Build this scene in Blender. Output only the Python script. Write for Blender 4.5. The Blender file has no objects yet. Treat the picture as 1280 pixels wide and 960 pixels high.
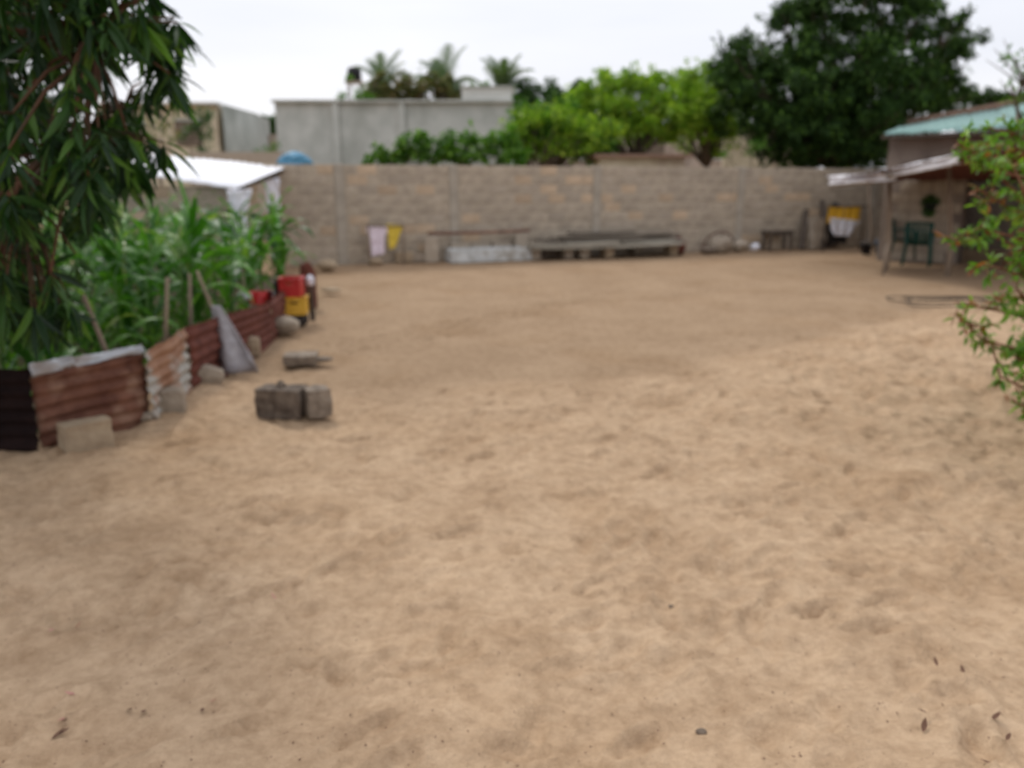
import bpy, bmesh, math, random
import numpy as np
from mathutils import Vector, Matrix, noise as mnoise
R = math.radians
random.seed(7); rng = np.random.default_rng(7)
S = bpy.context.scene; C = S.collection

# ------------------------------------------------------------------ camera
H = 1.6; FPX = 1000.0; PITCH = math.atan(252/1000)
cam = bpy.data.cameras.new('camera'); cam.sensor_width = 36; cam.lens = 36*FPX/1280
cam.clip_start = .05; cam.clip_end = 2000
cam.dof.use_dof = True; cam.dof.focus_distance = 1.35; cam.dof.aperture_fstop = 2.5   # the photograph was focused far too near
camo = bpy.data.objects.new('camera', cam); C.objects.link(camo)
camo.location = (0, 0, H); camo.rotation_euler = (math.pi/2-PITCH, 0, 0); S.camera = camo
# ------------------------------------------------------------------ world: overcast
SUN_EL, SUN_ROT = R(50), R(-28)
w = bpy.data.worlds.new('World'); S.world = w; w.use_nodes = True
nt = w.node_tree; nt.nodes.clear(); N = nt.nodes.new; K = nt.links.new
out = N('ShaderNodeOutputWorld'); mx = N('ShaderNodeMixShader'); b1 = N('ShaderNodeBackground'); b2 = N('ShaderNodeBackground')
sky = N('ShaderNodeTexSky'); sky.sky_type = 'NISHITA'; sky.sun_disc = False
sky.sun_elevation = SUN_EL; sky.sun_rotation = SUN_ROT; sky.dust_density = 3
b1.inputs['Strength'].default_value = .1; K(sky.outputs[0], b1.inputs[0])
tc = N('ShaderNodeTexCoord'); mp = N('ShaderNodeMapping'); mp.inputs['Scale'].default_value = (1.2, 1.2, 6)
nz = N('ShaderNodeTexNoise'); nz.inputs['Scale'].default_value = 1.6; nz.inputs['Detail'].default_value = 4
cr = N('ShaderNodeValToRGB'); cr.color_ramp.elements[0].position = .35; cr.color_ramp.elements[1].position = .66
cr.color_ramp.elements[0].color = (.83, .85, .925, 1); cr.color_ramp.elements[1].color = (.95, .955, 1.0, 1)
sp = N('ShaderNodeSeparateXYZ'); mr = N('ShaderNodeMapRange')
mr.inputs['From Min'].default_value = 0; mr.inputs['From Max'].default_value = 1
mr.inputs['To Min'].default_value = 1.0; mr.inputs['To Max'].default_value = 1.35
K(tc.outputs['Generated'], mp.inputs[0]); K(mp.outputs[0], nz.inputs['Vector']); K(nz.outputs[0], cr.inputs[0])
K(cr.outputs[0], b2.inputs[0]); K(tc.outputs['Generated'], sp.inputs[0]); K(sp.outputs[2], mr.inputs[0]); K(mr.outputs[0], b2.inputs[1])
mx.inputs[0].default_value = .88; K(b1.outputs[0], mx.inputs[1]); K(b2.outputs[0], mx.inputs[2]); K(mx.outputs[0], out.inputs[0])
sl = bpy.data.lights.new('sun', 'SUN'); sl.energy = 1.4; sl.angle = R(13); sl.color = (1, .96, .9)
so = bpy.data.objects.new('sun', sl); C.objects.link(so)
d = Vector((math.sin(SUN_ROT)*math.cos(SUN_EL), math.cos(SUN_ROT)*math.cos(SUN_EL), math.sin(SUN_EL)))
so.rotation_euler = d.to_track_quat('Z', 'Y').to_euler(); so.location = (0, 0, 20)
S.view_settings.view_transform = 'Standard'; S.view_settings.look = 'None'
S.view_settings.exposure = 0.07; S.view_settings.gamma = 1

# ------------------------------------------------------------------ helpers
cp, spn = math.cos(PITCH), math.sin(PITCH)
def ray(px, py):
    a, b = (px-640)/FPX, (py-480)/FPX
    return Vector((a, cp-b*spn, -spn-b*cp))
def at(px, py, Y):
    r = ray(px, py); t = Y/r.y; return Vector((0, 0, H))+r*t
def G(px, py, z=0.0):
    r = ray(px, py); t = (z-H)/r.z; return Vector((0, 0, H))+r*t
def proj(p):
    x, y, z = p[0], p[1], p[2]-H
    dz = y*cp-z*spn
    if dz < .1: return None
    return 640+FPX*x/dz, 480-FPX*(y*spn+z*cp)/dz, dz

def tag(o, label=None, cat=None, group=None, kind=None):
    if label: o['label'] = label
    if cat: o['category'] = cat
    if group: o['group'] = group
    if kind: o['kind'] = kind
    return o
def thing(name, label, cat, loc=(0, 0, 0), rz=0, group=None):
    o = bpy.data.objects.new(name, None); C.objects.link(o); o.empty_display_size = .1
    o.location = loc; o.rotation_euler = (0, 0, rz); return tag(o, label, cat, group)
def link(name, me, mats=None, parent=None, M=None):
    o = bpy.data.objects.new(name, me); C.objects.link(o)
    if mats is not None and not len(me.materials):
        for m in (mats if isinstance(mats, (list, tuple)) else [mats]): me.materials.append(m)
    if parent: o.parent = parent
    if M is not None: o.matrix_basis = M
    return o
def mesh_np(name, V, F, smooth=False, mat_idx=None):
    V = np.asarray(V, np.float32); F = np.asarray(F, np.int32)
    me = bpy.data.meshes.new(name); n, k = F.shape
    me.vertices.add(len(V)); me.vertices.foreach_set('co', V.ravel())
    me.loops.add(n*k); me.loops.foreach_set('vertex_index', F.ravel())
    me.polygons.add(n); me.polygons.foreach_set('loop_start', np.arange(0, n*k, k, dtype=np.int32))
    me.polygons.foreach_set('loop_total', np.full(n, k, np.int32))
    if smooth: me.polygons.foreach_set('use_smooth', np.ones(n, bool))
    if mat_idx is not None: me.polygons.foreach_set('material_index', np.asarray(mat_idx, np.int32))
    me.update(calc_edges=True); me.validate(); return me

class MB:
    def __init__(s): s.v = []; s.f = []
    def box(s, c, size, rz=0, jit=0, R3=None):
        b = len(s.v); x, y, z = [q/2 for q in size]; M = R3 or Matrix.Rotation(rz, 3, 'Z')
        for dz in (-z, z):
            for dx, dy in ((-x, -y), (x, -y), (x, y), (-x, y)):
                p = M@Vector((dx, dy, dz))
                s.v.append((c[0]+p.x+random.uniform(-jit, jit), c[1]+p.y+random.uniform(-jit, jit), c[2]+p.z+random.uniform(-jit, jit)))
        s.f += [[b+i for i in q] for q in ((3, 2, 1, 0), (4, 5, 6, 7), (0, 1, 5, 4), (1, 2, 6, 5), (2, 3, 7, 6), (3, 0, 4, 7))]
        return s
    def tube(s, pts, rad, n=7, cap=True):
        pts = [Vector(p) for p in pts]
        if not isinstance(rad, (list, tuple)): rad = [rad]*len(pts)
        b = len(s.v); ref = None
        for i, p in enumerate(pts):
            t = (pts[min(i+1, len(pts)-1)]-pts[max(i-1, 0)]).normalized()
            if ref is None: ref = t.orthogonal().normalized()
            a = (ref-t*ref.dot(t)).normalized(); ref = a; c = t.cross(a)
            for k in range(n):
                q = 2*math.pi*k/n; s.v.append(tuple(p+(a*math.cos(q)+c*math.sin(q))*rad[i]))
        for i in range(len(pts)-1):
            for k in range(n):
                k2 = (k+1) % n; s.f.append([b+i*n+k, b+i*n+k2, b+(i+1)*n+k2, b+(i+1)*n+k])
        if cap:
            s.f.append([b+k for k in range(n)][::-1]); s.f.append([b+(len(pts)-1)*n+k for k in range(n)])
        return s
    def lathe(s, c, prof, n=16):
        b = len(s.v)
        for r, z in prof:
            for k in range(n):
                q = 2*math.pi*k/n; s.v.append((c[0]+r*math.cos(q), c[1]+r*math.sin(q), c[2]+z))
        for i in range(len(prof)-1):
            for k in range(n):
                k2 = (k+1) % n; s.f.append([b+i*n+k, b+i*n+k2, b+(i+1)*n+k2, b+(i+1)*n+k])
        s.f.append([b+k for k in range(n)][::-1])
        return s
    def me(s, name, smooth=False):
        m = bpy.data.meshes.new(name); m.from_pydata(s.v, [], s.f); m.update()
        if smooth: m.polygons.foreach_set('use_smooth', [True]*len(m.polygons))
        return m
    def obj(s, name, mat, parent=None, smooth=False, bevel=0):
        o = link(name, s.me(name, smooth), mat, parent)
        if bevel:
            bv = o.modifiers.new('bevel', 'BEVEL'); bv.width = bevel; bv.segments = 2
        return o

# ------------------------------------------------------------------ materials
def mat(name, c1, c2=None, scale=8, rough=.85, bump=.3, bscale=60, bdist=.01, c3=None, pos=(.35, .65), spec=.2, detail=6, c3scale=2.5, c3pos=(.5, .62), stretch=None, metallic=0, rnd=0):
    m = bpy.data.materials.new(name); m.use_nodes = True; t = m.node_tree; n = t.nodes; L = t.links.new
    p = n['Principled BSDF']; p.inputs['Roughness'].default_value = rough; p.inputs['Specular IOR Level'].default_value = spec
    p.inputs['Metallic'].default_value = metallic
    tcn = n.new('ShaderNodeTexCoord'); vec = tcn.outputs['Object']
    if stretch:
        mpn = n.new('ShaderNodeMapping'); mpn.inputs['Scale'].default_value = stretch; L(vec, mpn.inputs[0]); vec = mpn.outputs[0]
    no = n.new('ShaderNodeTexNoise'); no.inputs['Scale'].default_value = scale; no.inputs['Detail'].default_value = detail; no.inputs['Roughness'].default_value = .62
    L(vec, no.inputs['Vector']); r = n.new('ShaderNodeValToRGB'); L(no.outputs[0], r.inputs[0])
    r.color_ramp.elements[0].position = pos[0]; r.color_ramp.elements[1].position = pos[1]
    r.color_ramp.elements[0].color = (*c1, 1); r.color_ramp.elements[1].color = (*(c2 or [q*1.25 for q in c1]), 1)
    col = r.outputs[0]
    if c3:
        n3 = n.new('ShaderNodeTexNoise'); n3.inputs['Scale'].default_value = c3scale; n3.inputs['Detail'].default_value = 5; L(vec, n3.inputs['Vector'])
        r3 = n.new('ShaderNodeValToRGB'); r3.color_ramp.elements[0].position, r3.color_ramp.elements[1].position = c3pos; L(n3.outputs[0], r3.inputs[0])
        mm = n.new('ShaderNodeMix'); mm.data_type = 'RGBA'; L(r3.outputs[0], mm.inputs[0]); L(col, mm.inputs[6]); mm.inputs[7].default_value = (*c3, 1); col = mm.outputs[2]
    if rnd:
        oi = n.new('ShaderNodeObjectInfo'); hs = n.new('ShaderNodeHueSaturation'); ml = n.new('ShaderNodeMapRange')
        ml.inputs['To Min'].default_value = 1-rnd; ml.inputs['To Max'].default_value = 1+rnd
        L(oi.outputs['Random'], ml.inputs[0]); L(ml.outputs[0], hs.inputs['Value']); L(col, hs.inputs['Color']); col = hs.outputs[0]
    L(col, p.inputs['Base Color'])
    if bump:
        nb = n.new('ShaderNodeTexNoise'); nb.inputs['Scale'].default_value = bscale; nb.inputs['Detail'].default_value = 5; L(vec, nb.inputs['Vector'])
        bp = n.new('ShaderNodeBump'); bp.inputs['Strength'].default_value = bump; bp.inputs['Distance'].default_value = bdist
        L(nb.outputs[0], bp.inputs['Height']); L(bp.outputs[0], p.inputs['Normal'])
    return m
def leafmat(name, stops, rough=.45, trans=.3, obj=False, spec=.4, tint=(1.3, 1.5, .5)):
    m = bpy.data.materials.new(name); m.use_nodes = True; t = m.node_tree; n = t.nodes; L = t.links.new
    p = n['Principled BSDF']; p.inputs['Roughness'].default_value = rough; p.inputs['Specular IOR Level'].default_value = spec
    if obj: src = n.new('ShaderNodeObjectInfo').outputs['Random']
    else: src = n.new('ShaderNodeNewGeometry').outputs['Random Per Island']
    r = n.new('ShaderNodeValToRGB'); L(src, r.inputs[0]); e = r.color_ramp.elements
    while len(e) < len(stops): e.new(.5)
    for i, (q, c) in enumerate(stops): e[i].position = q; e[i].color = (*c, 1)
    L(r.outputs[0], p.inputs['Base Color'])
    tr = n.new('ShaderNodeBsdfTranslucent'); mm = n.new('ShaderNodeMix'); mm.data_type = 'RGBA'; mm.blend_type = 'MULTIPLY'; mm.inputs[0].default_value = 1
    L(r.outputs[0], mm.inputs[6]); mm.inputs[7].default_value = (*tint, 1); L(mm.outputs[2], tr.inputs[0])
    ms = n.new('ShaderNodeMixShader'); ms.inputs[0].default_value = trans
    L(p.outputs[0], ms.inputs[1]); L(tr.outputs[0], ms.inputs[2]); L(ms.outputs[0], n['Material Output'].inputs[0])
    return m

M = {}
M['block'] = mat('block_grey', (.39, .325, .245), (.48, .405, .315), 9, bscale=90, bdist=.006, rnd=.10, c3=(.35, .29, .225), c3scale=3)
M['block_tan'] = mat('block_tan', (.42, .315, .215), (.51, .39, .275), 9, bscale=90, bdist=.006, rnd=.15)
M['block_dark'] = mat('block_dark', (.35, .29, .225), (.42, .355, .28), 9, bscale=90, bdist=.006, rnd=.12)
M['mortar'] = mat('mortar', (.42, .355, .275), (.50, .43, .34), 12)
M['pier'] = mat('pier_concrete', (.36, .315, .255), (.44, .385, .315), 6, c3=(.33, .29, .235))
M['concrete'] = mat('concrete', (.25, .20, .15), (.37, .31, .24), 9, bump=.5, bdist=.015, bscale=35)
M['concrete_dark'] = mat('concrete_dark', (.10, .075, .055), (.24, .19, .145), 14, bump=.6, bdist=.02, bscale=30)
M['rubble'] = mat('rubble_brown', (.16, .125, .095), (.30, .245, .19), 13, bump=.7, bdist=.02, bscale=30)
M['rubble_dark'] = mat('rubble_dark_brown', (.075, .055, .042), (.19, .15, .115), 12, bump=.7, bdist=.02, bscale=30)
M['sandblock'] = mat('sand_block', (.30, .225, .15), (.40, .31, .21), 10, bump=.5)
M['plaster'] = mat('grey_plaster', (.42, .435, .40), (.54, .55, .51), 1.6, c3=(.29, .305, .27), c3scale=.7, c3pos=(.46, .72), bump=.2, bscale=12, stretch=(1, 1, .75))
M['plaster_light'] = mat('pale_plaster', (.56, .56, .52), (.66, .66, .62), 1.5, bump=.15)
M['beige'] = mat('beige_plaster', (.50, .43, .30), (.62, .55, .41), 2, c3=(.42, .34, .25), c3scale=1.2)
M['pinkwall'] = mat('pink_brown_wall', (.36, .28, .225), (.52, .43, .36), 2.2, c3=(.28, .23, .2), c3scale=1.5)
M['rust'] = mat('rust', (.10, .040, .027), (.20, .090, .057), 7, rough=.8, c3=(.27, .155, .105), c3scale=5, c3pos=(.52, .68), bdist=.003)
M['rust_dark'] = mat('rust_dark', (.09, .028, .020), (.16, .055, .038), 6, rough=.8, bdist=.003)
M['rust_zinc'] = mat('rust_and_zinc', (.24, .12, .07), (.37, .215, .135), 5, rough=.7, c3=(.38, .36, .32), c3scale=3, c3pos=(.46, .56), bdist=.003, stretch=(1, 1, 1))
M['tar'] = mat('black_tarred', (.012, .008, .008), (.022, .013, .012), 8, rough=.9, spec=.05)  # dark sheet; the shade on its near side is put into this colour
M['zinc'] = mat('weathered_zinc', (.40, .42, .45), (.55, .57, .60), 5, rough=.5, spec=.4, c3=(.34, .30, .28), c3scale=4)
M['white_tin'] = mat('white_tin', (.80, .80, .83), (.88, .88, .90), 3, rough=.4, spec=.5, bump=.05)
M['white_sheet'] = mat('dull_white_tin', (.62, .60, .61), (.76, .75, .77), 5, rough=.55, c3=(.50, .46, .46), c3scale=3)
M['teal'] = mat('teal_tin', (.20, .33, .30), (.27, .41, .375), 2, rough=.7, c3=(.24, .36, .34), c3scale=1.5, bump=.05)
M['wood'] = mat('weathered_wood', (.17, .125, .09), (.30, .235, .175), 6, stretch=(1, 1, .12), rnd=.1)
M['wood_plank'] = mat('grey_plank', (.15, .13, .10), (.36, .33, .27), 5, stretch=(.1, 1, 1), rnd=.22)
M['wood_mid'] = mat('brown_grey_plank', (.10, .08, .062), (.22, .185, .145), 5, stretch=(.1, 1, 1), rnd=.2)
M['wood_dark'] = mat('dark_wood', (.055, .042, .034), (.11, .085, .065), 6)
M['bark'] = mat('bark', (.075, .055, .04), (.16, .12, .09), 14, bump=.7, bdist=.02)
M['bark_red'] = mat('reddish_bark', (.14, .06, .035), (.24, .11, .06), 20, bump=.4)
M['stick'] = mat('stick', (.20, .155, .105), (.30, .24, .165), 14, stretch=(1, 1, .2))
M['yellow'] = mat('yellow_cloth', (.72, .40, .03), (.80, .48, .05), 8, bump=.2, bscale=200)
M['yellow2'] = mat('lemon_cloth', (.62, .45, .05), (.72, .54, .09), 8, bump=.2, bscale=200)
M['pink'] = mat('pale_pink_cloth', (.68, .57, .64), (.80, .70, .77), 7, bump=.2, bscale=200)
M['white_cloth'] = mat('white_cloth', (.66, .66, .72), (.80, .80, .85), 5, bump=.2, bscale=100)
M['black_cloth'] = mat('black_cloth', (.012, .011, .011), (.03, .027, .026), 9)
M['grey_sack'] = mat('grey_sack', (.33, .31, .32), (.43, .41, .425), 30, rough=.6, bump=.4, bscale=220, stretch=(1, 1, 1), c3=(.27, .25, .26), c3scale=4)
M['red_plastic'] = mat('red_plastic', (.42, .02, .02), (.55, .04, .035), 6, rough=.4, spec=.5, bump=0)
M['yellow_plastic'] = mat('yellow_plastic', (.66, .37, .03), (.76, .46, .06), 6, rough=.4, spec=.5, bump=0)
M['green_plastic'] = mat('dark_green_plastic', (.006, .055, .042), (.012, .08, .06), 6, rough=.45, spec=.4, bump=0)
M['green_dark'] = mat('very_dark_green_plastic', (.008, .035, .025), (.012, .05, .035), 6, rough=.45, spec=.4, bump=0)
M['blue_plastic'] = mat('blue_plastic', (.05, .115, .20), (.08, .16, .26), 6, rough=.5, bump=0)
M['tarp_blue'] = mat('blue_tarp', (.06, .19, .30), (.10, .27, .40), 3, rough=.5, bump=.2)
M['black_plastic'] = mat('black_plastic', (.012, .012, .014), (.025, .025, .03), 6, rough=.5, bump=0)
M['rubber'] = mat('rubber', (.02, .018, .017), (.05, .042, .038), 8, rough=.8)
M['whitewash'] = mat('whitewashed_concrete', (.46, .47, .46), (.62, .63, .62), 6, c3=(.36, .34, .3), c3scale=4)
M['red_soil'] = mat('laterite_roof', (.20, .125, .09), (.28, .18, .13), 4)
M['maize'] = leafmat('maize_leaf', [(0, (.024, .09, .010)), (.5, (.05, .16, .018)), (.88, (.12, .28, .04)), (1, (.27, .34, .10))], obj=True, trans=.32, tint=(1.1, 1.35, .5))
M['maize_stalk'] = leafmat('maize_stalk', [(0, (.07, .16, .03)), (1, (.14, .22, .06))], obj=True, trans=0)
MANGO = [(0, (.007, .022, .006)), (.45, (.014, .042, .010)), (.8, (.034, .085, .015)), (1, (.09, .18, .03))]
M['mango'] = leafmat('mango_leaf', MANGO, trans=.25, rough=.5, spec=.22, tint=(1.3, 1.8, .4))
M['mango_o'] = leafmat('mango_leaf_single', MANGO, trans=.25, rough=.5, spec=.22, obj=True, tint=(1.3, 1.8, .4))
SHRUB = [(0, (.07, .17, .018)), (.5, (.13, .27, .025)), (.78, (.22, .37, .05)), (.86, (.20, .10, .03)), (1, (.28, .09, .04))]
M['shrub'] = leafmat('shrub_leaf', SHRUB, trans=.35)
M['shrub_o'] = leafmat('shrub_leaf_single', SHRUB, trans=.35, obj=True)
M['bigtree'] = leafmat('dark_evergreen_leaf', [(0, (.018, .042, .012)), (.6, (.036, .076, .019)), (.88, (.06, .12, .025)), (1, (.14, .27, .045))], trans=.2, spec=.12, rough=.6)
M['lime'] = leafmat('lime_green_leaf', [(0, (.09, .19, .018)), (.5, (.19, .33, .03)), (1, (.36, .46, .06))], trans=.38, spec=.15)
M['midgreen'] = leafmat('mid_green_leaf', [(0, (.035, .10, .013)), (.5, (.075, .19, .024)), (1, (.17, .31, .05))], trans=.35, spec=.15)
M['hedge'] = leafmat('dark_hedge_leaf', [(0, (.03, .08, .018)), (1, (.07, .15, .03))], trans=.2)
M['redgreen'] = leafmat('red_green_leaf', [(0, (.09, .15, .035)), (.5, (.15, .19, .06)), (1, (.26, .14, .08))], trans=.25)
M['palm'] = leafmat('palm_frond', [(0, (.06, .10, .045)), (1, (.11, .165, .07))], trans=.25)
M['dry'] = mat('dry_leaf', (.09, .045, .03), (.2, .11, .07), 20)
M['dry_pink'] = mat('fallen_pink_leaf', (.45, .2, .17), (.52, .28, .23), 20)

# ------------------------------------------------------------------ numpy noise
def vnoise(x, y, seed=0):
    xi = np.floor(x).astype(np.int64); yi = np.floor(y).astype(np.int64); fx = x-xi; fy = y-yi
    def h(a, b):
        n = (a*374761393+b*668265263+seed*1442695041) & 0x7fffffff
        n = ((n ^ (n >> 13))*1274126177) & 0x7fffffff
        return ((n ^ (n >> 16)) & 0xffff)/65535.0
    fx = fx*fx*(3-2*fx); fy = fy*fy*(3-2*fy)
    return (h(xi, yi)*(1-fx)+h(xi+1, yi)*fx)*(1-fy)+(h(xi, yi+1)*(1-fx)+h(xi+1, yi+1)*fx)*fy
def fbm(x, y, s, o=4, seed=0):
    v = 0; a = .5; t = 0
    for i in range(o):
        v = v+a*vnoise(x*s+i*17.3, y*s-i*9.1, seed+i); t += a; a *= .5; s *= 2.05
    return v/t-.5

# ------------------------------------------------------------------ ground
def spaced(a, b, s0, k):
    o = [a]
    while o[-1] < b: o.append(o[-1]+max(s0, k*abs(o[-1])))
    return o
ys = np.array([-300, -100, -30, -8, -2, 0, .8]+spaced(1.2, 22, .018, .0045)+[24, 28, 35, 50, 90, 200, 600, 1500], float)
xp = spaced(0, 5.2, .024, 0)+spaced(5.25, 14, .06, .006)+[16, 20, 30, 60, 150, 500, 1500]
xs = np.array(sorted([-q for q in xp[1:]]+xp))
X, Y = np.meshgrid(xs, ys)
yb = np.where(X < .6, 6.25+.12*np.sin(X*2), 6.25+(X-.6)*.84)+fbm(X, Y, .9, 3, 5)*1.1
loose = 1/(1+np.exp((Y-yb)*4.0))
edge = np.exp(-((Y-yb-.25)/.35)**2)
z = loose*.035-.04+.04*fbm(X, Y, .35, 3, 1)
lumps = np.abs(fbm(X, Y, 2.6, 4, 2))
z += (.12+.88*loose)*(.06*fbm(X, Y, 3.2, 3, 3)+.055*np.clip((Y-1)/5, .3, 1)*fbm(X, Y, 6.5, 3, 4)+.032*fbm(X, Y, 14., 3, 6))
z += loose*.07*fbm(X, Y, 1.6, 2, 13)
z -= edge*.035
# rougher, hummocky loose sand to the right
rt = np.clip((X-1.0)/2.5, 0, 1)*loose
z += rt*(.06*fbm(X, Y, 10.0, 3, 9)+.04*fbm(X, Y, 5., 2, 19))
# footprints
frng = np.random.default_rng(11)
def dent(cx, cy, a, L, W, dep):
    ix = slice(*np.searchsorted(xs, [cx-.35, cx+.35])); iy = slice(*np.searchsorted(ys, [cy-.35, cy+.35]))
    xx, yy = X[iy, ix]-cx, Y[iy, ix]-cy
    if xx.size == 0: return
    u = (xx*math.cos(a)+yy*math.sin(a))/L; v = (-xx*math.sin(a)+yy*math.cos(a))/(W*(1+.25*np.sign(u)*np.minimum(abs(u), 1)))
    q = np.sqrt(u*u+v*v)
    z[iy, ix] += -dep*np.clip((1.05-q)/.3, 0, 1)+dep*.55*np.exp(-((q-1.3)/.22)**2)
for i in range(1300):
    cy = 1.4+frng.random()**.8*9.5; cx = frng.uniform(-1, 1)*(1.2+.65*cy)
    b = 6.25 if cx < .6 else 6.25+(cx-.6)*.84
    if cy > b+.3: continue
    dent(cx, cy, frng.normal(1.1, .7), frng.uniform(.09, .14), frng.uniform(.035, .055), frng.uniform(.007, .023))
for i in range(120):   # faint tracks on the swept part
    t = frng.random(); cx = -2.2+t*3.4+frng.normal(0, .25); cy = 7.2+t*5+frng.normal(0, .2)
    dent(cx, cy, .95+frng.normal(0, .2), .13, .05, .014)
V = np.stack([X, Y, z], -1).reshape(-1, 3); nx, ny = len(xs), len(ys)
ii = (np.arange(ny-1)[:, None]*nx+np.arange(nx-1)[None]).ravel()
gm = mesh_np('sandy_ground', V, np.stack([ii, ii+1, ii+1+nx, ii+nx], 1), smooth=True)
at_ = gm.attributes.new('loose', 'FLOAT', 'POINT'); at_.data.foreach_set('value', loose.ravel().astype(np.float32))
m = bpy.data.materials.new('sand'); m.use_nodes = True; t = m.node_tree; n = t.nodes; L = t.links.new
p = n['Principled BSDF']; p.inputs['Roughness'].default_value = .95; p.inputs['Specular IOR Level'].default_value = .1
an = n.new('ShaderNodeAttribute'); an.attribute_name = 'loose'; tcn = n.new('ShaderNodeTexCoord')
def nz_(s, d=5, rgh=.6, st=None):
    q = n.new('ShaderNodeTexNoise'); q.inputs['Scale'].default_value = s; q.inputs['Detail'].default_value = d; q.inputs['Roughness'].default_value = rgh
    L(tcn.outputs['Object'], q.inputs['Vector']); return q
def ramp_(src, a, ca, b, cb):
    r = n.new('ShaderNodeValToRGB'); e = r.color_ramp.elements; e[0].position = a; e[1].position = b; e[0].color = (*ca, 1); e[1].color = (*cb, 1); L(src, r.inputs[0]); return r.outputs[0]
def mix_(f, a, b, mode='MIX'):
    q = n.new('ShaderNodeMix'); q.data_type = 'RGBA'; q.blend_type = mode
    if isinstance(f, float): q.inputs[0].default_value = f
    else: L(f, q.inputs[0])
    for i, s in ((6, a), (7, b)):
        if isinstance(s, tuple): q.inputs[i].default_value = (*s, 1)
        else: L(s, q.inputs[i])
    return q.outputs[2]
near = ramp_(nz_(2.2).outputs[0], .35, (.415, .288, .182), .62, (.50, .358, .234))
far = ramp_(nz_(1.1).outputs[0], .35, (.310, .214, .134), .65, (.362, .255, .163))
col = mix_(an.outputs['Fac'], far, near)
fine = ramp_(nz_(14, 7, .75).outputs[0], .34, (.74, .70, .65), .60, (1.08, 1.08, 1.07))
col = mix_(.9, col, fine, 'MULTIPLY')
damp = ramp_(nz_(.75, 4).outputs[0], .50, (1, 1, 1), .68, (.80, .73, .64))
col = mix_(.5, col, damp, 'MULTIPLY')
speck = ramp_(nz_(55, 3, .8).outputs[0], .27, (.5, .45, .4), .34, (1, 1, 1))
col = mix_(.7, col, speck, 'MULTIPLY'); L(col, p.inputs['Base Color'])
b0 = n.new('ShaderNodeBump'); b0.inputs['Strength'].default_value = 1; b0.inputs['Distance'].default_value = .016; L(nz_(26, 6, .65).outputs[0], b0.inputs['Height'])
L(b0.outputs[0], p.inputs['Normal'])
go = link('ground', gm, m); tag(go, 'pale brown sandy yard, swept smooth at the back and trodden in front', kind='structure')

# ------------------------------------------------------------------ blocks and block walls
def block_me(L_, W_, H_, seed, name='block'):
    bm = bmesh.new(); bmesh.ops.create_cube(bm, size=1)
    for v in bm.verts: v.co = Vector((v.co.x*L_, v.co.y*W_, v.co.z*H_))
    bmesh.ops.bevel(bm, geom=bm.edges[:], offset=.008, segments=1, affect='EDGES')
    rr = random.Random(seed)
    for v in bm.verts: v.co += Vector((rr.uniform(-1, 1), rr.uniform(-1, 1), rr.uniform(-1, 1)))*.0035
    me = bpy.data.meshes.new(name); bm.to_mesh(me); bm.free(); return me
BL = {}
for mk in ('block', 'block_tan', 'block_dark'):
    for hf in (0, 1):
        for s in range(3):
            me = block_me(.385 if not hf else .185, .15, .183, s+hf*5); me.materials.append(M[mk]); BL[mk, hf, s] = me
def block_wall(name, label, cat, A, B, rows, piers=(), z0=-.05, pick=None, maxparts=300, capmat=None, bottom_px=None):
    A = Vector((A[0], A[1], 0)); B = Vector((B[0], B[1], 0)); u = (B-A); Ln = u.length; ang = math.atan2(u.y, u.x)
    root = thing(name, label, cat, (A.x, A.y, z0), ang)
    hgt = rows*.2
    MB().box((Ln/2, 0, hgt/2-.004), (Ln, .128, hgt-.008)).obj('mortar_core', M['mortar'], root)
    items = []
    for r in range(rows):
        x = -.2*(r % 2); 
        while x < Ln:
            x0, x1 = max(x, 0), min(x+.4, Ln)
            seg = [(x0, x1)]
            for c in piers:
                ns = []
                for a, b in seg:
                    if b <= c-.1 or a >= c+.1: ns.append((a, b)); continue
                    if a < c-.1: ns.append((a, c-.1))
                    if b > c+.1: ns.append((c+.1, b))
                seg = ns
            for a, b in seg:
                if b-a > .06: items.append(((a+b)/2, r, b-a))
            x += .4
    for c in piers:
        o = MB().box((0, 0, hgt/2), (.2, .19, hgt+.02), jit=.004).obj('pier', M['pier'], root, bevel=.012); o.location = (c, 0, 0)
    pick = pick or (lambda cx, r: random.choices(('block', 'block_tan', 'block_dark'), (.68, .18, .14))[0])
    random.shuffle(items); extra = {}
    items.sort(key=lambda q: -(q[2] > .2))
    for i, (cx, r, wd) in enumerate(items):
        mk = pick(cx, r); hf = 1 if wd < .25 else 0; bl = BL[mk, hf, random.randrange(3)]
        sx = (wd-.015)/(.185 if hf else .385)
        Mx = Matrix.Translation((cx, random.uniform(-.005, .005), r*.2+.1))@Matrix.Rotation(random.uniform(-.008, .008), 4, 'Y')@Matrix.Diagonal((sx, 1, 1, 1))
        if i < maxparts: link('block', bl, None, root, Mx)
        else: extra.setdefault(mk, []).append((bl, Mx))
    for mk, lst in extra.items():
        bm = bmesh.new()
        for bl, Mx in lst:
            k = len(bm.verts); bm.from_mesh(bl); bm.verts.ensure_lookup_table(); bmesh.ops.transform(bm, matrix=Mx, verts=bm.verts[k:])
        me = bpy.data.meshes.new('blocks'); bm.to_mesh(me); bm.free(); o = link('blocks', me, M[mk], root); o['kind'] = 'stuff'
    return root

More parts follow.
